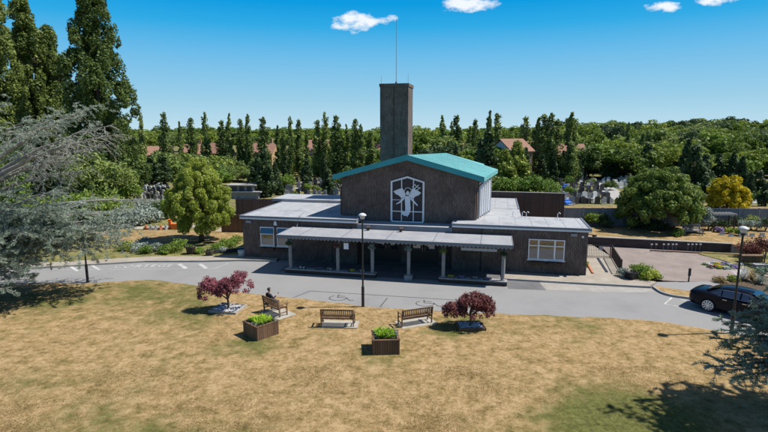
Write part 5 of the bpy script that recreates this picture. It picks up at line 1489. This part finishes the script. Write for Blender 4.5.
    low_bush('shrub', at(762, 276), 1.1, .7, 'blue-green low shrub at the right edge of the bed', 'needle_teal', 114, 1200, .05); low_bush('shrub', at(722, 282.5), .9, .35, 'dry brownish low plant beyond the roof of the saloon', 'grass_blade', 115, 700, .05); low_bush('shrub', at(733, 281), .8, .4, 'greenish low plant beyond the roof of the saloon', 'leaf_olive', 116, 700, .05)
    # the round tree and the yellow conifer
    rng = np.random.default_rng(120)
    tree('round_tree', at(659, 229.5, T) + Vector((0, .3, 0)), 'large rounded olive-green tree in front of the grey fence', 'tree', dome_quads(rng, 7.4, 6.3, 60000, .105, 300, .075), 'leaf_olive', trunk_mesh(3.2, .26, rng, 7, 2.6))
    p = at(726, 213, 0); rng = np.random.default_rng(121)
    tree('golden_conifer', (p.x, p.y, 0), 'bright yellow rounded conifer behind the grey fence', 'tree', dome_quads(rng, 4.7, 5.5, 22000, .11, 150, .10, -.5), 'leaf_yellow', trunk_mesh(2.5, .16, rng, 4, 1.2))


right_side()


# ------------------------------------------------------------------ left garden
def left_side():
    rng = np.random.default_rng(130); p = at(201.5, 241)
    C = []; rad = []
    for i in range(300):       # egg-shaped crown of many upright plumes
        t = rng.random() ** .9; z = 1.35 + 5.75 * t; prof = 2.95 * min(1, .70 + t * 1.3) * (1 - max(0, (t - .30) / .70) ** 1.75 * .84)
        a = rng.random() * 6.283; q = .25 + .75 * rng.random() ** .5; C.append((prof * q * math.cos(a), prof * q * math.sin(a), z)); rad.append(rng.uniform(.22, .44))
    tree('golden_tree', p, 'egg-shaped golden-green conifer standing on the grass left of the chapel', 'tree', clump_leaves(rng, C, rad, 115000, .062, zs=1.25, shell=.6, jitter=.7), 'leaf_golden', trunk_mesh(3.5, .22, rng, 5, 1.6))
    fence_run(ch2w(-32.6, 9.0).xy, ch2w(-26.75, 9.9).xy, 0, 1.75, 'dark brown board fence joining the left wing, partly behind the golden tree', 'fence_boards')
    a = aty(236, 198, 60); b = aty(292, 197.5, 60); fence_run(a.xy, b.xy, 0, 1.95, 'long dark brown board fence at the back of the yard left of the tower', 'brown_boards')
    # mausoleum-like slab structure
    p = at(241, 199); t = thing('stone_shelter', (p.x, 76, 0), 'low grey stone shelter with two stacked flat slabs beyond the yard fence', 'shelter')
    m = MB(); m.box((.2, 0, .45), (4.6, 2.4, .9)); m.build('base', 'grey_stone', t); m = MB(); m.box((.3, 0, .97), (5.2, 3.0, .14)); m.build('lower_slab', 'kerb_stone', t)
    m = MB()
    for x in (-1.7, -.6, .5, 1.6): m.box((x, -.6, 1.45), (.35, .3, .82))
    m.box((0, .3, 1.45), (3.6, .9, .82)); m.build('pier', 'grey_stone', t); m = MB(); m.box((0, 0, 1.94), (4.3, 2.6, .16)); m.build('top_slab', 'kerb_stone', t)
    # beds, pots, shrubs by the pavement
    pots = [(191, 253.5, .42, .62, 'rail_metal', 'large black plant pot by the flower bed left of the chapel'), (209.5, 255.5, .36, .42, 'bark', 'low brown plant pot right of the large black one')]
    for i, (x, y, r, h, mt, lb) in enumerate(pots):
        t = thing('plant_pot', at(x, y), lb, 'pot'); m = MB(); m.lathe([(r * .7, 0), (r * .78, h * .2), (r * .95, h * .9), (r, h), (r * .9, h), (r * .85, h * .85)], n=14); m.build('pot', mt, t, smooth=True)
        quads_object('plants', clump_leaves(np.random.default_rng(140 + i), [(0, 0, h), (.12, 0, h), (-.12, .05, h)], .14, 260, .04), 'leaf_dark' if i else 'leaf_bush', t)
    spec = [(137, 251, 1.6, .8, 'leaf_silver', 'grey-green low shrub at the left end of the roadside bed'), (146, 253, 1.3, .7, 'leaf_bush', 'green low shrub in the roadside bed under the cedar boughs'), (155, 251, 1.5, .8, 'leaf_silver', 'silvery shrub in the roadside bed, left of two green ones'), (163, 253.5, 1.2, .8, 'leaf_bush', 'leafy green shrub in the middle of the roadside bed'),
            (171, 252, 1.4, .9, 'leaf_olive', 'olive shrub in the roadside bed'), (180, 250, 1.5, 1.25, 'leaf_bush', 'bright leafy tall shrub in the roadside bed left of the large black pot'), (199, 253, .9, .5, 'leaf_bush', 'small green plant between the two pots'), (218, 250.5, 1.3, .8, 'leaf_bush', 'green shrub between the brown pot and the chapel'), (228, 247, 1.7, 1.0, 'leaf_bush', 'rounded green shrub near the corner of the left wing'),
            (236, 244.5, 1.4, 1.0, 'leaf_olive', 'olive shrub closest to the corner of the left wing'), (222, 252, .9, .45, 'leaf_silver', 'small grey plant near the pavement by the left wing'), (126, 250, 1.6, .9, 'leaf_olive', 'olive shrub under the ends of the cedar boughs'), (152, 247, 1.4, .6, 'leaf_silver', 'low silvery plant behind the roadside bed'), (141, 244, 1.5, .6, 'leaf_silver', 'low grey-green plant at the back of the roadside bed')]
    for i, (x, y, w, h, mt, lb) in enumerate(spec): low_bush('shrub', at(x, y), w, h * .8, lb, mt, 150 + i, 1300, .055, K=12)
    m = MB(); m.span((0, 0, 0), (3.6, .25, .28)); o = m.build('raised_edge', 'dark_stone'); o.location = (-14.2, 40.7, 0); o.rotation_euler = (0, 0, R(24)); tag(o, 'dark raised bed edge running to the corner of the left wing', 'edging')
    for i, (x, y, lb, h) in enumerate(((170.5, 228.5, 'orange upright post beside an orange box at the end of the garden path', .9), (175.5, 229, 'orange box beside an upright post at the end of the garden path', .5))):
        m = MB(); m.box((0, 0, h / 2), (.28 if i == 0 else .75, .3, h)); m.box((0, 0, h + .03), (.34 if i == 0 else .82, .36, .06)); o = m.build('orange_post' if i == 0 else 'orange_box', 'orange_plastic'); o.location = at(x, y); tag(o, lb, 'post' if i == 0 else 'box')
    for i, x in enumerate((146, 151, 156, 161, 166, 181, 187)):
        m = MB(); m.box((0, 0, .1), (.4, .3, .24), rz=.3 * i); m.lathe([(.1, 0), (.12, .2), (.02, .3)], (0, 0, .2), 6); o = m.build('edging_stone', 'terracotta' if i % 3 == 0 else 'grey_stone'); o.location = at(x, 229.5 - .02 * i); tag(o, 'small stone in the row edging the pale garden path', 'stone', 'stones edging the garden path')
    # hedges and bushes further back
    back = [(12, 232, 4.5, 3.5, 'leaf_bush', 'bush'), (40, 226, 5, 3.6, 'leaf_olive', 'bush'), (66, 224, 4.5, 3.2, 'leaf_bush', 'bush'), (95, 222, 5.2, 3.6, 'leaf_bush', 'bush'), (113, 219, 4.4, 2.6, 'leaf_olive', 'bush'), (131, 226, 3.6, 1.7, 'leaf_silver', 'bush'), (148, 222, 3.6, 1.5, 'leaf_silver', 'bush'), (160, 218, 3.2, 1.7, 'leaf_dark', 'bush'), (143, 214, 4.6, 1.4, 'leaf_silver', 'bush'), (170, 215, 3.2, 2.0, 'leaf_bush', 'bush')]
    wh = ['at the far left behind the cedar', 'behind the cedar, second from the left', 'behind the middle of the cedar', 'behind the tips of the cedar boughs, tallest one', 'right of the tallest one behind the cedar', 'grey one behind the dry grass patch', 'grey one left of the golden tree', 'dark one left of the golden tree', 'wide grey one before the white graves', 'green one hidden beside the golden tree']
    for i, (x, y, w, h, mt, c) in enumerate(back): low_bush('bush', at(x, y), w, h, 'leafy bush ' + wh[i], mt, 170 + i, 3200, .12, 'bushes behind the left garden', K=26)


left_side()


# ------------------------------------------------------------------ tall trees, woods, houses, graves
def backdrop():
    # four great poplars at the left
    for i, (px, Y, h, w, taper, lb) in enumerate(((4, 66, 31.0, 5.6, .85, 'huge poplar at the left picture edge'), (37, 72, 27.6, 5.2, .92, 'tall pointed poplar, second of the huge ones from the left'), (59, 74, 24.2, 4.3, .92, 'shorter poplar between the two tall huge ones'), (103, 68, 27.4, 8.6, .93, 'widest of the huge poplars, right of the others, dense and dark'))):
        rng = np.random.default_rng(200 + i); x = aty(px, 150, Y).x
        big = i in (0, 3); K = 430 if big else 290
        tree('giant_poplar', (x, Y, 0), lb, 'tree', np.concatenate([giant_quads(rng, h, w, 85000 if big else 60000, .14, K, taper, .10), giant_quads(rng, h * .5, w * 1.0, 16000, .15, 60, .8, .1)]), 'leaf_giant', trunk_mesh(h * .85, .42, rng, 6, 2.2))
    for i, (px, Y, w, h, mt, lb) in enumerate(((20, 60, 7, 9, 'leaf_dark', 'dark broad tree below the huge poplars, leftmost'), (62, 62, 7, 8, 'leaf_dark', 'dark broad tree in the gap between the huge poplars'), (96, 60, 7.5, 7.5, 'leaf_poplar', 'green leafy tree at the foot of the widest huge poplar'), (114, 62, 4.4, 5.5, 'leaf_bush', 'light green leafy tree at the right foot of the huge poplars'), (-12, 56, 8, 9, 'leaf_bush', 'bright green tree at the far left picture edge'))):
        rng = np.random.default_rng(220 + i); x = aty(px, 150, Y).x
        tree('leafy_tree', (x, Y, 0), lb, 'tree', round_quads(rng, w, h, .2, 9000, .16, 60, cr=.2), mt, trunk_mesh(h * .6, .2, rng, 5, w * .3))
    # Lombardy poplars: four forms, copied
    forms = []
    for k in range(4):
        rng = np.random.default_rng(240 + k)
        forms.append(tree('lombardy_poplar', (0, 0, 0), 'x', 'tree', np.concatenate([poplar_quads(rng, 1.0 * 14, (2.3, 2.8, 2.0, 2.6)[k], 3600, .19, (52, 60, 44, 50)[k], (.75, .95, .7, .85)[k], .03), poplar_quads(rng, 5.5, 3.0, 900, .2, 14, .6, .02)]), 'leaf_poplar', trunk_mesh(12, .2, rng, 3, .8)))
    used = [False] * 4
    row = [(140, 113, 124), (163, 112, 126), (179, 121, 128), (190, 117, 126), (204, 112, 122), (221, 120, 122), (228, 113, 120), (240, 118, 122), (247, 114, 120), (262, 117, 122), (277, 125, 120), (283, 128, 118), (290, 116, 116), (298, 119, 118), (306, 130, 116), (317, 119, 112), (325, 112, 112), (336, 115, 110), (347, 124, 110), (355, 118, 108), (361, 124, 108), (371, 131, 112),
           (443, 115, 112), (457, 114, 112), (452, 121, 114), (476, 119, 114), (490, 110, 108), (498, 112, 106), (470, 126, 118), (526, 116, 104), (538, 117, 102), (545, 113, 102), (551, 113, 102), (557, 119, 104), (571, 112, 100), (575, 117, 101), (629, 122, 112), (643, 133, 120)]
    for i, (px, ptop, Y) in enumerate(row):
        v = aty(px, ptop, Y); k = i % 4; h = v.z; zone = 'left of the tower' if px < 380 else ('right of the copper roof' if px < 600 else 'by the wood on the right')
        wide = 1.35 if 520 < px < 580 else (.95, 1.3, 1.05, 1.4, .9, 1.2)[(i * 5) % 6]
        sc = (h / 14 * .98 * wide, h / 14 * .98 * wide, h / 13.9); lab = 'slim upright poplar in the row ' + zone
        if not used[k]:
            o = forms[k]; o.location = (v.x, Y, 0); o.scale = sc; o['label'] = lab; used[k] = True
        else: o = dup(forms[k], (v.x, Y, 0), i * 1.3, sc, lab)
        o['group'] = 'upright poplars ' + zone
    # dark cypresses, rounded bushes, broadleaf forms
    cyp = []
    for k in range(3):
        rng = np.random.default_rng(260 + k); cyp.append(tree('cypress', (0, 0, 0), 'x', 'tree', cone_quads(rng, 3.0, 6.0, 3600, .17, 60, (.55, .8, .45)[k]), ('leaf_dark', 'leaf_dark', 'leaf_olive')[k], trunk_mesh(4, .13, rng, 0)))
    cs = [(266, 197, 3.2, 7.2, 0, 'bulky dark cypress left of the tower beyond the flat roof'), (276, 193, 2.8, 5.0, 1, 'dark cone shaped cypress just right of the bulky one'), (281, 195, 1.4, 2.4, 1, 'small dark cone among the graves left of the tower'), (258, 190, 3.4, 6.4, 0, 'dark cypress by the flat slab shelter'), (307, 184, 2.7, 4.8, 0, 'dark cypress in the middle of the graves'), (325, 180, 2.2, 5.2, 1, 'tall dark cypress close to the gable'), (329, 194, 2.5, 4.0, 0, 'dark rounded cypress nearest the left end of the copper roof'), (269, 196, 1.6, 2.6, 1, 'low dark cone by the bulky cypress'), (286, 178, 2.2, 4.6, 0, 'dark cypress behind the graves'), (343, 176, 2.8, 6.0, 0, 'dark cypress just above the left roof slope'), (357, 172, 2.6, 6.4, 1, 'dark cypress left of the tower foot'),
          (487, 190, 4.8, 10.5, 0, 'very tall dark conifer right behind the copper roof'), (480, 188, 4.2, 8.6, 0, 'dark conifer close behind the copper roof ridge'), (504, 192, 4.0, 7.0, 2, 'olive conifer right of the copper roof'), (516, 190, 4.6, 8.2, 2, 'olive pointed conifer before the white gabled house'), (524, 189, 3.6, 7.0, 1, 'dark cone before the white gabled house'), (541, 183, 3.0, 5.4, 0, 'rounded dark cypress at the foot of the poplars on the right'), (553, 183, 2.6, 5.0, 1, 'dark cypress above the bright bush on the right'), (577, 181, 2.8, 5.6, 0, 'dark cypress at the end of the cemetery drive'), (560, 180, 2.6, 5.0, 1, 'dark cypress left of the cemetery drive'), (692, 200, 4.6, 8.0, 0, 'dark cypress right of the round tree'), (684, 190, 4.0, 8.5, 1, 'dark pointed cypress behind the round tree'), (703, 183, 4.0, 5.5, 0, 'dark cypress behind the yellow conifer, left'), (716, 180, 3.8, 5.4, 0, 'dark cypress behind the yellow conifer'), (731, 181, 3.4, 5.6, 1, 'dark cypress behind the yellow conifer, right'), (748, 203, 2.0, 4.4, 0, 'dark cypress right of the yellow conifer'), (765, 207, 2.6, 3.4, 0, 'rounded dark cypress behind the fence at the right edge'), (757, 196, 3.0, 4.0, 0, 'dark cypress among the right hand graves'), (740, 186, 3.2, 5.4, 1, 'dark cone before the far right graves'), (645, 183, 5.0, 7.5, 0, 'dark conifer left behind the round tree'), (618, 178, 6.0, 7.0, 0, 'broad dark conifer right of the cemetery drive'), (610, 180, 3.8, 5.4, 1, 'dark cone beside the cemetery drive'), (152, 184, 4, 5.4, 0, 'dark rounded cypress behind the white graves at the left'), (164, 184, 4, 5.6, 0, 'dark cypress left behind the golden tree'), (139, 186, 3.4, 5.0, 1, 'dark cone at the left end of the white graves')]
    cu = [False] * 3
    for i, (px, py, w, h, k, lb) in enumerate(cs):
        p = at(px, py); sc = (w / 3, w / 3, h / 6)
        if not cu[k]: o = cyp[k]; o.location = p; o.scale = sc; o['label'] = lb; cu[k] = True
        else: o = dup(cyp[k], p, i * .9, sc, lb)
    bsh = []
    for k, mt in enumerate(('leaf_bush', 'leaf_poplar', 'leaf_olive')):
        rng = np.random.default_rng(270 + k); bsh.append(tree('bush', (0, 0, 0), 'x', 'bush', round_quads(rng, 3, 2.2, 0, 2600, .12, 30, cr=.2), mt, trunk_mesh(1, .05, rng, 3, .7)))
    bs = [(505, 197, 4.2, 3.0, 0), (520, 196, 4.6, 3.0, 0), (533, 197, 4.6, 3.2, 0), (545, 196, 4.0, 2.8, 0), (552, 199, 2.6, 2.2, 0), (497, 194, 4.0, 3.0, 1), (568, 186, 2.6, 1.8, 0), (569, 196, 1.8, 1.5, 0), (610, 190, 2.6, 1.8, 1), (591, 186, 2.4, 1.5, 1), (288, 188, 3.2, 2.4, 0), (279, 186, 2.6, 2.0, 0), (308, 191, 2.0, 1.3, 0), (294, 197, 1.4, 1.0, 1), (316, 192, 1.7, 1.2, 1), (336, 186, 2.6, 2.0, 2), (345, 188, 2.4, 2.6, 0), (264, 180, 4.0, 3.4, 1), (232, 176, 6, 4.6, 1), (245, 172, 6, 4.5, 1), (222, 178, 6.5, 4.6, 2), (170, 176, 7.5, 5.2, 1), (184, 174, 7.5, 5.0, 2), (156, 176, 7.0, 5.0, 1), (143, 178, 6.5, 5, 2), (196, 172, 6.5, 4.6, 1), (212, 174, 6, 4.6, 2), (756, 192, 2.5, 2.0, 1), (762, 200, 2.2, 1.6, 0), (741, 205, 2, 2.2, 0), (709, 196, 3.4, 3.0, 2), (330, 172, 4.0, 3.4, 1), (300, 172, 3, 2, 0), (350, 180, 3.4, 3.0, 1), (365, 172, 5, 5, 1), (373, 168, 5, 4, 1), (226, 182, 5.5, 3.6, 1), (238, 181, 5, 3.2, 2), (250, 182, 4.5, 3.0, 1), (219, 186, 5, 3, 0), (258, 176, 5, 4, 1), (205, 178, 7, 5, 1), (312, 172, 4, 3, 1), (322, 170, 4, 3.4, 2), (290, 171, 4, 3.0, 1), (180, 181, 6, 4, 2), (196, 182, 6, 4, 1), (160, 173, 8, 5.5, 1), (130, 176, 7, 5.5, 1)] + [(u, 174.5 + (u * 7 % 5), 6.5, 3.6 + (u * 3 % 4) * .35, (u // 9) % 3) for u in range(584, 800, 9)]
    bu = [False] * 3
    for i, (px, py, w, h, k) in enumerate(bs):
        p = at(px, py); sc = (w / 3, w / 3, h / 2.2)
        z = 'low leafy bush in the hedge behind the left graves' if px < 250 else ('low leafy bush among the graves left of the tower' if px < 380 else ('bright leafy bush behind the brown boarded wall' if px < 560 else 'leafy bush among the right hand graves'))
        if not bu[k]: o = bsh[k]; o.location = p; o.scale = sc; bu[k] = True
        else: o = dup(bsh[k], p, i * 1.7, sc)
        o['label'] = z; o['group'] = 'bushes: ' + z
    # broadleaf wood
    wd = []
    for k, mt in enumerate(('leaf_wood', 'leaf_wood', 'leaf_poplar', 'leaf_bush', 'leaf_dark')):
        rng = np.random.default_rng(280 + k)
        wd.append(tree('broadleaf_tree', (0, 0, 0), 'x', 'tree', round_quads(rng, 9, 10.0, 1.2, 4600, .30, 46, cr=.17, irr=.2), mt, trunk_mesh(6.5, .25, rng, 6, 2.6)))
    wu = [False] * 5
    def wood(px, Y, h, w, k, lb, grp):
        p = Vector((aty(px, 150, Y).x, Y, 0)); sc = (w / 9, w / 9, h / 11)
        if not wu[k]: o = wd[k]; o.location = p; o.scale = sc; wu[k] = True
        else: o = dup(wd[k], p, (px * 1.37 + Y) % 6.28, sc)
        o['label'] = lb; o['group'] = grp
    rng = np.random.default_rng(300)
    lbW = 'leafy broadleaf tree in the dense wood on the right, beyond the graves'
    for (Y, x0, x1, step, h0, h1, w) in ((104, 586, 690, 17, 7, 9.5, 8.5), (112, 690, 800, 16, 6, 8.5, 8), (126, 578, 800, 15, 9, 11.5, 9.5), (150, 574, 800, 15, 9.5, 12, 11), (178, 566, 805, 14, 11, 13, 12), (215, 560, 805, 14, 12.5, 15, 14), (262, 556, 810, 14, 13.5, 16, 16), (320, 400, 810, 15, 13, 17.5, 19)):
        px = x0
        while px < x1:
            grow = 1 + .10 * max(0, min(1, (px - 620) / 120)) if Y > 200 else 1
            wood(px + rng.uniform(-4, 4), Y * rng.uniform(.96, 1.04), rng.uniform(h0, h1) * grow * (.82 if px < 560 else 1), w * rng.uniform(.85, 1.2), int(rng.choice([0, 0, 1, 1, 2, 3, 4])), lbW, 'trees of the wood on the right'); px += step * rng.uniform(.8, 1.25)
    lbC = 'dark leafy tree crowding behind the copper roof'
    for px, Y, h, w, k in ((424, 100, 11.0, 11, 1), (438, 96, 9.8, 9, 2), (414, 108, 10.5, 9, 0), (452, 100, 9.0, 8, 1), (447, 92, 8.0, 7, 4), (466, 98, 8.4, 8, 2), (474, 92, 7.6, 7, 3), (462, 88, 6.6, 7, 0), (432, 88, 7.6, 8, 4), (497, 96, 8.0, 7, 3), (412, 130, 10, 10, 1), (440, 140, 10.5, 11, 0), (470, 140, 10.5, 11, 1), (500, 146, 10.8, 11, 0), (525, 150, 10.2, 11, 1), (553, 150, 10.5, 12, 0), (418, 175, 11.2, 12, 0), (455, 180, 11.5, 13, 3), (485, 185, 11.5, 13, 1), (515, 190, 11.5, 13, 0), (545, 190, 11.8, 13, 2), (570, 165, 10.5, 11, 3), (583, 120, 8, 8, 3), (590, 110, 6.5, 7, 0)):
        wood(px, Y, h, w, k, lbC, 'trees behind the copper roof')
    lbL = 'far leafy tree in the low treeline beyond the houses on the left'
    for px in range(118, 405, 11):
        wood(px + rng.uniform(-3, 3), 230 * rng.uniform(.9, 1.15), rng.uniform(8.5, 11.0), 15 * rng.uniform(.8, 1.2), int(rng.choice([0, 1, 2, 3])), lbL, 'far treeline on the left')
    for px in range(100, 560, 9):
        wood(px + rng.uniform(-3, 3), 430 * rng.uniform(.93, 1.1), rng.uniform(10.5, 14.5), 21 * rng.uniform(.85, 1.2), int(rng.choice([0, 1, 3])), lbL if px < 400 else lbW, 'far treeline on the left' if px < 400 else 'trees of the wood on the right')
    for px, Y, h, w, k in ((346, 150, 10.5, 10, 1), (364, 145, 10, 10, 0), (352, 130, 6, 7, 3), (375, 120, 7, 7, 3), (330, 128, 5, 6, 3), (315, 130, 4.5, 6, 3)): wood(px, Y, h, w, k, 'leafy tree just left of the tower behind the poplars', 'trees left of the tower')
    # houses
    def house(px, Y, w, d, eave, ridge, rz, wall, gable, label, wins=3, chim=True):
        p = Vector((aty(px, 150, Y).x, Y, 0)); t = thing('house', p, label, 'house', None, rz)
        m = MB(); m.box((0, 0, eave / 2), (w, d, eave)); m.build('wall', wall, t)
        for s in (-1, 1):
            m = MB(); m.add([(s * w / 2, -d / 2, eave), (s * w / 2, d / 2, eave), (s * w / 2, 0, ridge - .15), (s * (w / 2 - .2), -d / 2, eave), (s * (w / 2 - .2), d / 2, eave), (s * (w / 2 - .2), 0, ridge - .15)], [(0, 1, 2), (3, 5, 4), (0, 2, 5, 3), (1, 4, 5, 2), (0, 3, 4, 1)]); m.build('gable', gable, t)
        m = MB(); o = .35
        for s in (-1, 1):
            a = [(-w / 2 - o, s * (d / 2 + o), eave - .2), (w / 2 + o, s * (d / 2 + o), eave - .2), (w / 2 + o, 0, ridge), (-w / 2 - o, 0, ridge)]
            m.add(a + [(x, y, z + .16) for x, y, z in a], [(0, 1, 2, 3), (4, 7, 6, 5), (0, 4, 5, 1), (1, 5, 6, 2), (2, 6, 7, 3), (3, 7, 4, 0)])
        rf = m.build('roof', 'tile_roof', t)
        if chim: m = MB(); m.box((w * .3, .3, ridge + .5), (.7, .6, 1.6)); m.build('chimney', 'ochre_render', rf)
        for lv in range(2 if eave > 4 else 1):
            for k in range(wins):
                x = -w / 2 + w * (k + .5) / wins; z = 1.5 + 2.6 * lv
                m = MB(); m.box((x, -d / 2 - .02, z), (1.3, .08, 1.25)); f = m.build('window', 'white_paint', t)
                m = MB(); m.box((x - .29, -d / 2 - .065, z), (.5, .02, 1.05)); m.box((x + .29, -d / 2 - .065, z), (.5, .02, 1.05)); m.build('pane', 'window_glass', f)
    house(155, 132, 5.6, 7, 3.4, 5.7, R(25), 'ochre_render', 'ochre_render', 'red roofed house at the far left behind the bushes')
    house(195, 138, 4.6, 7, 3.8, 6.1, R(8), 'ochre_render', 'ochre_render', 'red roofed ochre house second from the left')
    house(215, 140, 4.8, 7, 3.9, 6.4, R(-12), 'ochre_render', 'ochre_render', 'red roofed ochre house half hidden by three poplars')
    house(264, 138, 6.8, 7, 4.0, 6.4, R(-8), 'ochre_render', 'ochre_render', 'most visible ochre house with a red roof left of the tower')
    house(318, 150, 6, 8, 4.4, 7.0, R(6), 'brown_render', 'brown_render', 'brownish house with a red roof behind the poplars near the tower')
    house(374, 145, 8, 8, 3.8, 6.2, R(-15), 'brown_render', 'ochre_render', 'red roofed house directly left of the tower')
    house(344, 160, 6.5, 8, 4.8, 7.6, R(0), 'brown_render', 'brown_render', 'house with a dull red roof between the poplars, left of the tower')
    house(511, 98, 4.6, 7, 6.2, 8.2, R(22), 'brown_render', 'pale_render', 'tall house with a white gable end and red roof right of the copper roof', 2, False)
    house(562, 108, 8, 7, 4.6, 7.0, R(-8), 'brown_render', 'pale_render', 'house with a pinkish red roof between the right hand poplars', 2, False)
    house(452, 120, 5, 6, 4.6, 6.8, R(5), 'pale_render', 'pale_render', 'small house with a red roof glimpsed above the copper roof', 1, False)
    house(534, 106, 7, 7, 5.2, 7.6, R(4), 'brown_render', 'pale_render', 'brown house behind the right hand poplars', 2, False)
    # graves: several forms, copied
    forms = []
    def stone(mat, kind):
        m = MB(); m.box((0, 0, .06), (.8, .38, .12))
        if kind == 0: m.xprism([(-.32, .12), (.32, .12), (.32, .75)] + [(.32 * math.cos(a), .75 + .2 * math.sin(a)) for a in np.linspace(.2, 2.94, 7)] + [(-.32, .75)], -.06, .06)
        elif kind == 1: m.xprism([(-.36, .12), (.36, .12), (.33, .82), (.12, .95), (-.12, .95), (-.33, .82)], -.07, .07)
        elif kind == 2: m.box((0, 0, .6), (.14, .12, 1.0)); m.box((0, 0, .82), (.52, .12, .13)); m.box((0, 0, .2), (.5, .34, .2))
        else: m.box((0, 0, .45), (.62, .12, .68)); m.box((0, -.75, .05), (.78, 1.4, .1))
        o = m.build('gravestone', mat); tag(o, 'x', 'gravestone'); return o
    for mat, kind in (('grey_stone', 0), ('white_stone', 1), ('dark_stone', 1), ('white_stone', 2), ('dark_stone', 0), ('grey_stone', 3), ('white_stone', 0), ('dark_stone', 3)): forms.append(stone(mat, kind))
    used = [False] * len(forms); nm = ['grey', 'white', 'black', 'white cross', 'black', 'grey', 'white', 'black']
    rng = np.random.default_rng(400)
    zones = [(561, 622, 206.5, 180, 108, 'right of the brown boarded wall', [0, 2, 4, 4, 2, 7, 1, 5]), (603, 642, 190, 178.5, 30, 'beyond the cemetery drive', [1, 6, 0, 6, 1]), (704, 768, 206, 184, 50, 'on the right behind the yellow conifer', [0, 1, 3, 6, 5, 2, 4]), (130, 166, 201, 187, 70, 'at the left of the golden tree', [0, 6, 2, 4, 0, 5, 1, 4]), (272, 345, 197, 181, 62, 'between the flat roof and the poplars left of the tower', [0, 0, 4, 2, 5, 4]), (36, 76, 208, 186, 34, 'at the far left behind the cedar', [0, 1, 6, 2, 4])]
    for (x0, x1, y0, y1, n, where, ks) in zones:
        rows = max(3, int(math.sqrt(n * .55))); cnt = 0
        Y0, Y1 = at(x0, y0).y, at(x0, y1).y
        for r in range(rows):
            Y = Y0 + (Y1 - Y0) * (r + .5) / rows; xa, xb = aty(x0, 150, Y).x, aty(x1, 150, Y).x; c = math.ceil(n / rows)
            for q in range(c):
                x = xa + (xb - xa) * (q + rng.uniform(.2, .8)) / c; y = Y + rng.uniform(-.5, .5)
                if x0 == 561:      # keep the drive clear
                    pxx = 384 + FPX * x / (y * 1.0); pyy = 129.5 + 10 / y * FPX
                    if abs(pxx - (597 + (pyy - 179) * 1.35)) < 5 + (pyy - 179) * .25 and pyy < 201: continue
                k = int(rng.choice(ks)); s = rng.uniform(.8, 1.2) * (.78 if x0 == 130 else 1); rz = rng.uniform(-.25, .25) + (.25 if x > 0 else -.1)
                if not used[k]: o = forms[k]; used[k] = True
                else: o = forms[k].copy(); COL.objects.link(o)
                o.location = (x, y, 0); o.rotation_euler = (rng.uniform(-.05, .05), 0, rz); o.scale = (s,) * 3
                o['label'] = nm[k] + ' gravestone in the rows ' + where; o['group'] = nm[k] + ' gravestones ' + where
    for i, (px, py, lb) in enumerate(((566, 189, 'blue covered grave farther left beside the cemetery drive'), (575, 194, 'blue covered grave nearer the cemetery drive'), (567, 205, 'blue cover close behind the corner of the brown wall'))):
        m = MB(); m.box((0, 0, .25), (1.1, .7, .5), rz=.2 * i); m.box((0, .2, .6), (.8, .22, .4), rz=.2 * i); o = m.build('covered_grave', 'blue_cloth', bevel=.12); o.location = at(px, py); tag(o, lb, 'grave')
    # small white van-like kerbs and low box hedge by the drive are left to the bushes above


backdrop()
